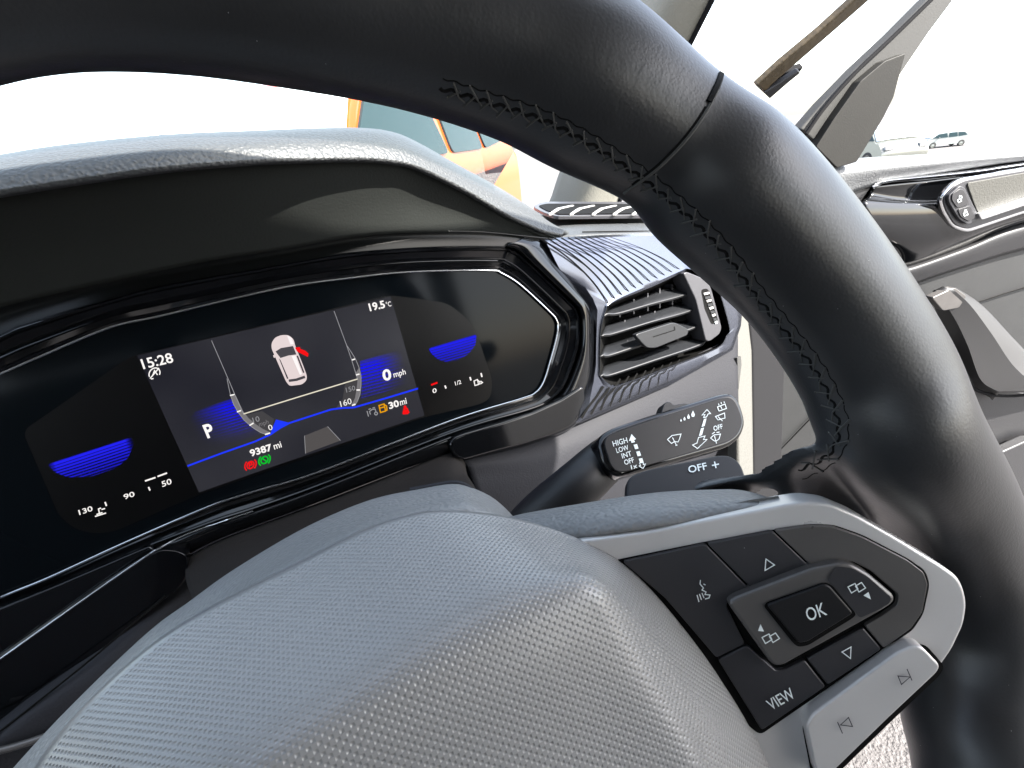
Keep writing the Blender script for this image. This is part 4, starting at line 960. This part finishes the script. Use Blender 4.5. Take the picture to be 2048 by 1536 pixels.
b_voice = btn('button', [(1245, 1124), (1340, 1104), (1411, 1089), (1500, 1180), (1464, 1196), (1452, 1210), (1490, 1288), (1433, 1316), (1330, 1196)])
b_up = btn('button', [(1415, 1088), (1546, 1063), (1620, 1134), (1504, 1178)])
b_right = btn('button', [(1550, 1062), (1616, 1053), (1667, 1054), (1725, 1074), (1816, 1121), (1848, 1145), (1856, 1169), (1845, 1225), (1823, 1257), (1768, 1297), (1730, 1252), (1764, 1232), (1795, 1210), (1797, 1190), (1742, 1142), (1708, 1124), (1680, 1120), (1624, 1133)], 'ring_grey')
b_view = btn('button', [(1436, 1320), (1494, 1291), (1530, 1322), (1552, 1342), (1570, 1340), (1609, 1320), (1652, 1374), (1524, 1462)])
b_down = btn('button', [(1614, 1318), (1727, 1256), (1764, 1299), (1656, 1371)])
ring = btn('rocker_ring', [(1455, 1207), (1473, 1195), (1623, 1138), (1681, 1127), (1707, 1131), (1739, 1149), (1792, 1194), (1789, 1208), (1761, 1226), (1565, 1334), (1547, 1333), (1531, 1314)], 'ring_grey', .0045, .006, 10, .0014)
flat('ring_inlay', [rnd([(1672, 1133), (1706, 1137), (1737, 1155), (1782, 1195), (1779, 1206), (1758, 1219), (1720, 1236), (1668, 1174), (1654, 1160)], 6)], SPK, 'button_black', ring, .00465)
flat('ok_well', [rnd([(1527, 1212), (1534, 1204), (1649, 1164), (1664, 1170), (1713, 1228), (1706, 1236), (1616, 1291), (1596, 1294), (1586, 1286)], 8)], SPK, 'void', ring, .0047)
okb = btn('ok_button', [(1534, 1211), (1649, 1169), (1661, 1174), (1707, 1227), (1616, 1284), (1598, 1287)], 'satin_black', .0056, .003, 6, .0009)
rock = btn('track_rocker', [(1612, 1452), (1624, 1430), (1797, 1304), (1826, 1293), (1846, 1295), (1882, 1332), (1876, 1346), (1780, 1436), (1664, 1548), (1634, 1556)], 'silver', .004, .010, 9, .0022)
flat('rocker_gap', [ribbon([(1700, 1374), (1700, 1374.1)], 1)[0]], SPK, 'void', rock, .0041)
bpy.data.objects.remove(bpy.data.objects['rocker_gap'])
gap = flat('painted_gap_shade', [rnd([(1604, 1452), (1618, 1424), (1795, 1297), (1828, 1286), (1852, 1290), (1889, 1332), (1880, 1350), (1780, 1445), (1664, 1558), (1625, 1562)], 10)], SPK, 'void', sw, .0003)  # flat black patch paints the shade in the gap round the rocker
def WT(n, s, a, b, c, par, off): return text(n, s, a, b, c, SPK, 'white_print', par, off, .004)
WT('ok_lettering', 'OK', (1617, 1243), (1655, 1229), (1608, 1217), okb, .0060)
WT('view_lettering', 'VIEW', (1543, 1421), (1592, 1394), (1530, 1401), b_view, .0020)
strokes('up_symbol', [['c', (1530, 1141), (1532, 1118), (1549, 1130)]], 2, SPK, 'white_print', b_up, .0020)
strokes('down_symbol', [['c', (1684, 1304), (1702, 1294), (1701, 1317)]], 2, SPK, 'white_print', b_down, .0020)
strokes('voice_symbol', [[(1401, 1160), (1400, 1168), (1407, 1176), (1404, 1180), (1412, 1184), (1410, 1189), (1420, 1190), (1418, 1196), (1410, 1198)], [(1407, 1168), (1411, 1170)], [(1404, 1186), (1408, 1196)], [(1399, 1188), (1403, 1200)], [(1394, 1190), (1398, 1204)]], 1.9, SPK, 'white_print', b_voice, .0020)
def scr_icon(cx, cy, par, tri, off, s=1):
    strokes('view_symbol', [['c', (cx - 17, cy - 1), (cx - 3, cy - 8), (cx + 3, cy + 3), (cx - 10, cy + 11)], ['c', (cx - 2, cy - 3), (cx + 10, cy - 10), (cx + 18, cy + 1), (cx + 5, cy + 9)]], 2, SPK, 'white_print', par, off, [tri])
scr_icon(1541, 1276, ring, [(1516, 1262), (1521, 1248), (1528, 1263)], .0052)
scr_icon(1713, 1175, ring, [(1727, 1191), (1737, 1184), (1742, 1199)], .0052)
strokes('track_symbol', [['c', (1796, 1352), (1820, 1354), (1803, 1369)], [(1814, 1338), (1824, 1361)]], 2, SPK, 'dark_print', rock, .0044)
strokes('track_symbol', [['c', (1697, 1435), (1705, 1453), (1681, 1450)], [(1675, 1444), (1685, 1467)]], 2, SPK, 'dark_print', rock, .0044)
# paddle
pd = PP = plane3(Z(1260, 960, .182), Z(1480, 930, .192), Z(1370, 1010, .176))
pdl = plate('shift_paddle', rnd([(1252, 1040), (1253, 966), (1262, 950), (1290, 939), (1437, 909), (1461, 910), (1482, 925), (1500, 975), (1505, 1040)], 14), PP, 'satin_black', sw, .004, 0, .0012)
text('paddle_lettering', 'OFF', (1378, 946), (1415, 938), (1375, 932), PP, 'white_print', pdl, .0004, .015)
strokes('plus_symbol', [[(1424, 931), (1438, 928)], [(1429, 923), (1432, 936)]], 2.6, PP, 'white_print', pdl, .0004)

# ================================================================== OPEN DOOR
a10 = math.radians(-14)
ND = Vector((-math.sin(a10), math.cos(a10), 0))
p0 = Z(1700, 600, .75)
def DP(px, py, off=0.0):
    r = w3(ray(px, py)); return EYE + r * ((ND.dot(p0 - EYE) - off) / ND.dot(r))
DP.n = ND
dr = thing('open_door', 'open front door with gloss black trim and a grey pull handle', 'car door', DP(1800, 850))
plate('door_card', [(1470, 560), (1640, 345), (1720, 322), (2300, 290), (2300, 1150), (1760, 1250), (1530, 1250), (1490, 1000)], DP, 'door_grey', dr, .03, -.004, bevel=.003)
surf('sill_pad', [[DP(x, y, -.03) for x, y in ((1640, 325), (1690, 318), (1860, 308), (2048, 300), (2300, 286))], [DP(x, y, .0) for x, y in ((1640, 330), (1695, 323), (1860, 313), (2048, 305), (2300, 290))], [DP(x, y, .022) for x, y in ((1645, 350), (1715, 340), (1860, 326), (2048, 311), (2300, 294))], [DP(x, y, .012) for x, y in ((1670, 400), (1745, 372), (1860, 350), (2048, 322), (2300, 300))]], 'door_top', dr, n=40, k=6, thick=.005)
plate('corner_trim', [(1640, 340), (1715, 338), (1750, 366), (1724, 402), (1690, 440)], DP, 'armrest', dr, .01, .008, bevel=.003)
surf('chrome_strip', [[DP(x, y, .012) for x, y in ((1747, 372), (1768, 357), (1860, 348), (1960, 336), (2048, 323), (2300, 290))], [DP(x, y, .018) for x, y in ((1747, 374), (1770, 362), (1860, 353), (1960, 342), (2048, 329), (2300, 296))], [DP(x, y, .012) for x, y in ((1748, 378), (1772, 367), (1860, 359), (1960, 348), (2048, 336), (2300, 304))]], 'chrome', dr, n=40, k=4, thick=.003)
rows = [[DP(x, y, .010) for x, y in ((1748, 374), (1790, 367), (1893, 355), (2048, 335), (2300, 302))],
        [DP(x, y, .010) for x, y in ((1740, 390), (1810, 400), (1895, 398), (2048, 372), (2300, 330))],
        [DP(x, y, .026) for x, y in ((1728, 410), (1822, 412), (1900, 408), (2048, 380), (2300, 340))],
        [DP(x, y, .028) for x, y in ((1760, 470), (1830, 478), (1910, 470), (2048, 430), (2300, 370))],
        [DP(x, y, .008) for x, y in ((1790, 520), (1818, 532), (1925, 495), (2048, 446), (2300, 385))]]
surf('gloss_panel', rows, 'gloss_black', dr, n=50, k=7, thick=.006, same=True)
hb = rnd([(1880, 398), (1904, 368), (1925, 356), (2048, 336), (2200, 314), (2200, 392), (2048, 428), (1936, 466), (1906, 456), (1886, 422)], 12)
plate('handle_bezel', hb, DP, 'chrome', dr, .008, .034, bevel=.003)
plate('handle_recess', rnd([(1886, 398), (1908, 372), (1928, 361), (2048, 341), (2200, 319), (2200, 386), (2048, 422), (1936, 459), (1910, 450), (1892, 420)], 10), DP, 'vent_grey', dr, .004, .036, bevel=.001)
plate('handle_cup', rnd([(1934, 366), (2048, 346), (2200, 324), (2200, 372), (2048, 398), (1958, 428), (1950, 412)], 8), DP, 'edge_cream', dr, .003, .038, bevel=.001)
plate('inner_handle', rnd([(1958, 428), (2048, 396), (2200, 366), (2200, 378), (2048, 412), (1964, 440)], 4), DP, 'chrome', dr, .010, .046, bevel=.003)
lk = plate('lock_switch', rnd([(1897, 392), (1921, 371), (1930, 376), (1960, 436), (1937, 450), (1918, 438), (1898, 404)], 6), DP, 'vent_grey', dr, .004, .041, bevel=.001)
plate('unlock_button', rnd([(1905, 388), (1921, 377), (1928, 380), (1940, 408), (1915, 416), (1904, 400)], 4), DP, 'button_black', lk, .002, .0425, bevel=.0005)
plate('lock_button', rnd([(1916, 419), (1941, 411), (1952, 434), (1938, 443), (1922, 434)], 4), DP, 'button_black', lk, .002, .0425, bevel=.0005)
strokes('padlock_symbol', [['c', (1915, 400), (1921, 397), (1923, 402), (1917, 405)], [(1919, 397), (1919, 392), (1923, 392), (1924, 396)], ['c', (1927, 427), (1934, 424), (1936, 429), (1929, 432)], [(1929, 425), (1929, 421), (1933, 420), (1933, 424)]], 1.5, DP, 'white_print', lk, .0432)
surf('armrest_strip', [[DP(x, y, .006) for x, y in ((1790, 535), (1820, 531), (1930, 492), (2048, 446), (2300, 386))], [DP(x, y, .016) for x, y in ((1795, 550), (1830, 540), (1930, 505), (2048, 462), (2300, 402))], [DP(x, y, .004) for x, y in ((1800, 585), (1840, 565), (1930, 535), (2048, 500), (2300, 440))]], 'armrest', dr, n=30, k=5, thick=.004)
tube('card_seam', spline([DP(1560, 900, .001), DP(1700, 760, .001), DP(1860, 640, .001), DP(2300, 500, .001)], 20), .0012, 'crease', dr, seg=6)
PHq = [[DP(x, y, .03) for x, y in ((1862, 600), (1880, 640), (1912, 700), (1950, 770), (1985, 800))], [DP(x, y, .075) for x, y in ((1872, 592), (1905, 630), (1935, 690), (1962, 760), (2000, 785))],
       [DP(x, y, .080) for x, y in ((1905, 577), (1942, 612), (1985, 670), (2030, 735), (2090, 785))], [DP(x, y, .05) for x, y in ((1912, 575), (1966, 612), (2030, 680), (2090, 740), (2150, 785))]]
surf('pull_handle', PHq, 'handle_grey', dr, n=30, k=6, thick=.012, smooth_rows=False, angle=30)
plate('pull_cap', rnd([(1864, 596), (1910, 575), (1934, 592), (1918, 616), (1886, 622)], 5), DP, 'ring_grey', dr, .012, .079, bevel=.002)
plate('door_pocket', rnd([(1895, 690), (1960, 770), (2060, 790), (2300, 740), (2300, 900), (1985, 905), (1930, 800)], 20), DP, 'armrest', dr, .03, .02, bevel=.006)
tube('pocket_edge', spline([DP(1900, 720, .05), DP(1945, 775, .055), DP(2010, 792, .055), DP(2100, 780, .055), DP(2300, 730, .05)], 24), .003, 'rubber', dr, seg=8)
# mirror triangle and window frame
mt = [(1603, 258), (1650, 205), (1716, 135), (1790, 66), (1872, -18), (1940, -80), (1905, 0), (1860, 60), (1802, 146), (1789, 190), (1767, 234), (1713, 322), (1690, 332), (1672, 334), (1640, 300)]
plate('mirror_triangle', rnd([(1632, 294), (1668, 238), (1722, 162), (1770, 122), (1812, 106), (1797, 160), (1788, 194), (1767, 236), (1714, 324), (1674, 336)], 4), DP, 'triangle_grey', dr, .03, .03, bevel=.004, seg=4)
plate('window_pillar', [(1600, 260), (1650, 203), (1716, 135), (1790, 66), (1862, -6), (1910, -50), (1960, -80), (1905, 5), (1860, 65), (1802, 150), (1720, 240), (1650, 305)], DP, 'pillar_grey', dr, .02, .018, bevel=.004)
tube('pillar_seal', spline([DP(1612, 268, .024), DP(1650, 214, .024), DP(1716, 140, .024), DP(1790, 70, .024), DP(1870, -8, .024)], 24), .0025, 'rubber', dr, seg=8)
fr = thing('door_frame_seal', 'brown edged door aperture strip crossing the bright sky above the rim', 'door seal', Z(1560, 150, .70))
FP = plane3(Z(1515, 175, .70), Z(1735, 0, .62), Z(1600, 200, .74))
plate('seal_strip', [(1512, 172), (1560, 128), (1640, 62), (1715, -6), (1760, -50), (1790, -50), (1738, 2), (1665, 66), (1600, 122), (1544, 170), (1532, 186)], FP, 'gold_edge', fr, .012, 0, bevel=.003)
plate('seal_end', [(1512, 172), (1560, 148), (1608, 134), (1598, 148), (1540, 198)], FP, 'rubber', fr, .012, -.008, bevel=.002)
plate('seal_lip', [(1528, 186), (1598, 142), (1602, 146), (1540, 196)], FP, 'handle_grey', fr, .01, .003, bevel=.002)
# door aperture edge between dash and door
da = thing('door_aperture', 'pale body edge and black rubber seal between dashboard end and door', 'door frame', Z(1500, 800, .62))
AP = plane3(Z(1480, 700, .60), Z(1540, 900, .56), Z(1560, 700, .62))
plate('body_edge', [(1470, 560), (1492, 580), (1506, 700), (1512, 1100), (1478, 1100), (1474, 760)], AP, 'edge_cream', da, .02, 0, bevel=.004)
plate('rubber_seal', [(1490, 560), (1560, 560), (1572, 700), (1560, 1100), (1508, 1100), (1504, 700)], AP, 'rubber', da, .02, -.01, bevel=.004)
plate('scuff_plate', [(2004, 905), (2060, 880), (2300, 860), (2300, 1060), (2060, 1060), (2030, 980)], DP, 'armrest', dr, .02, .05, bevel=.004)
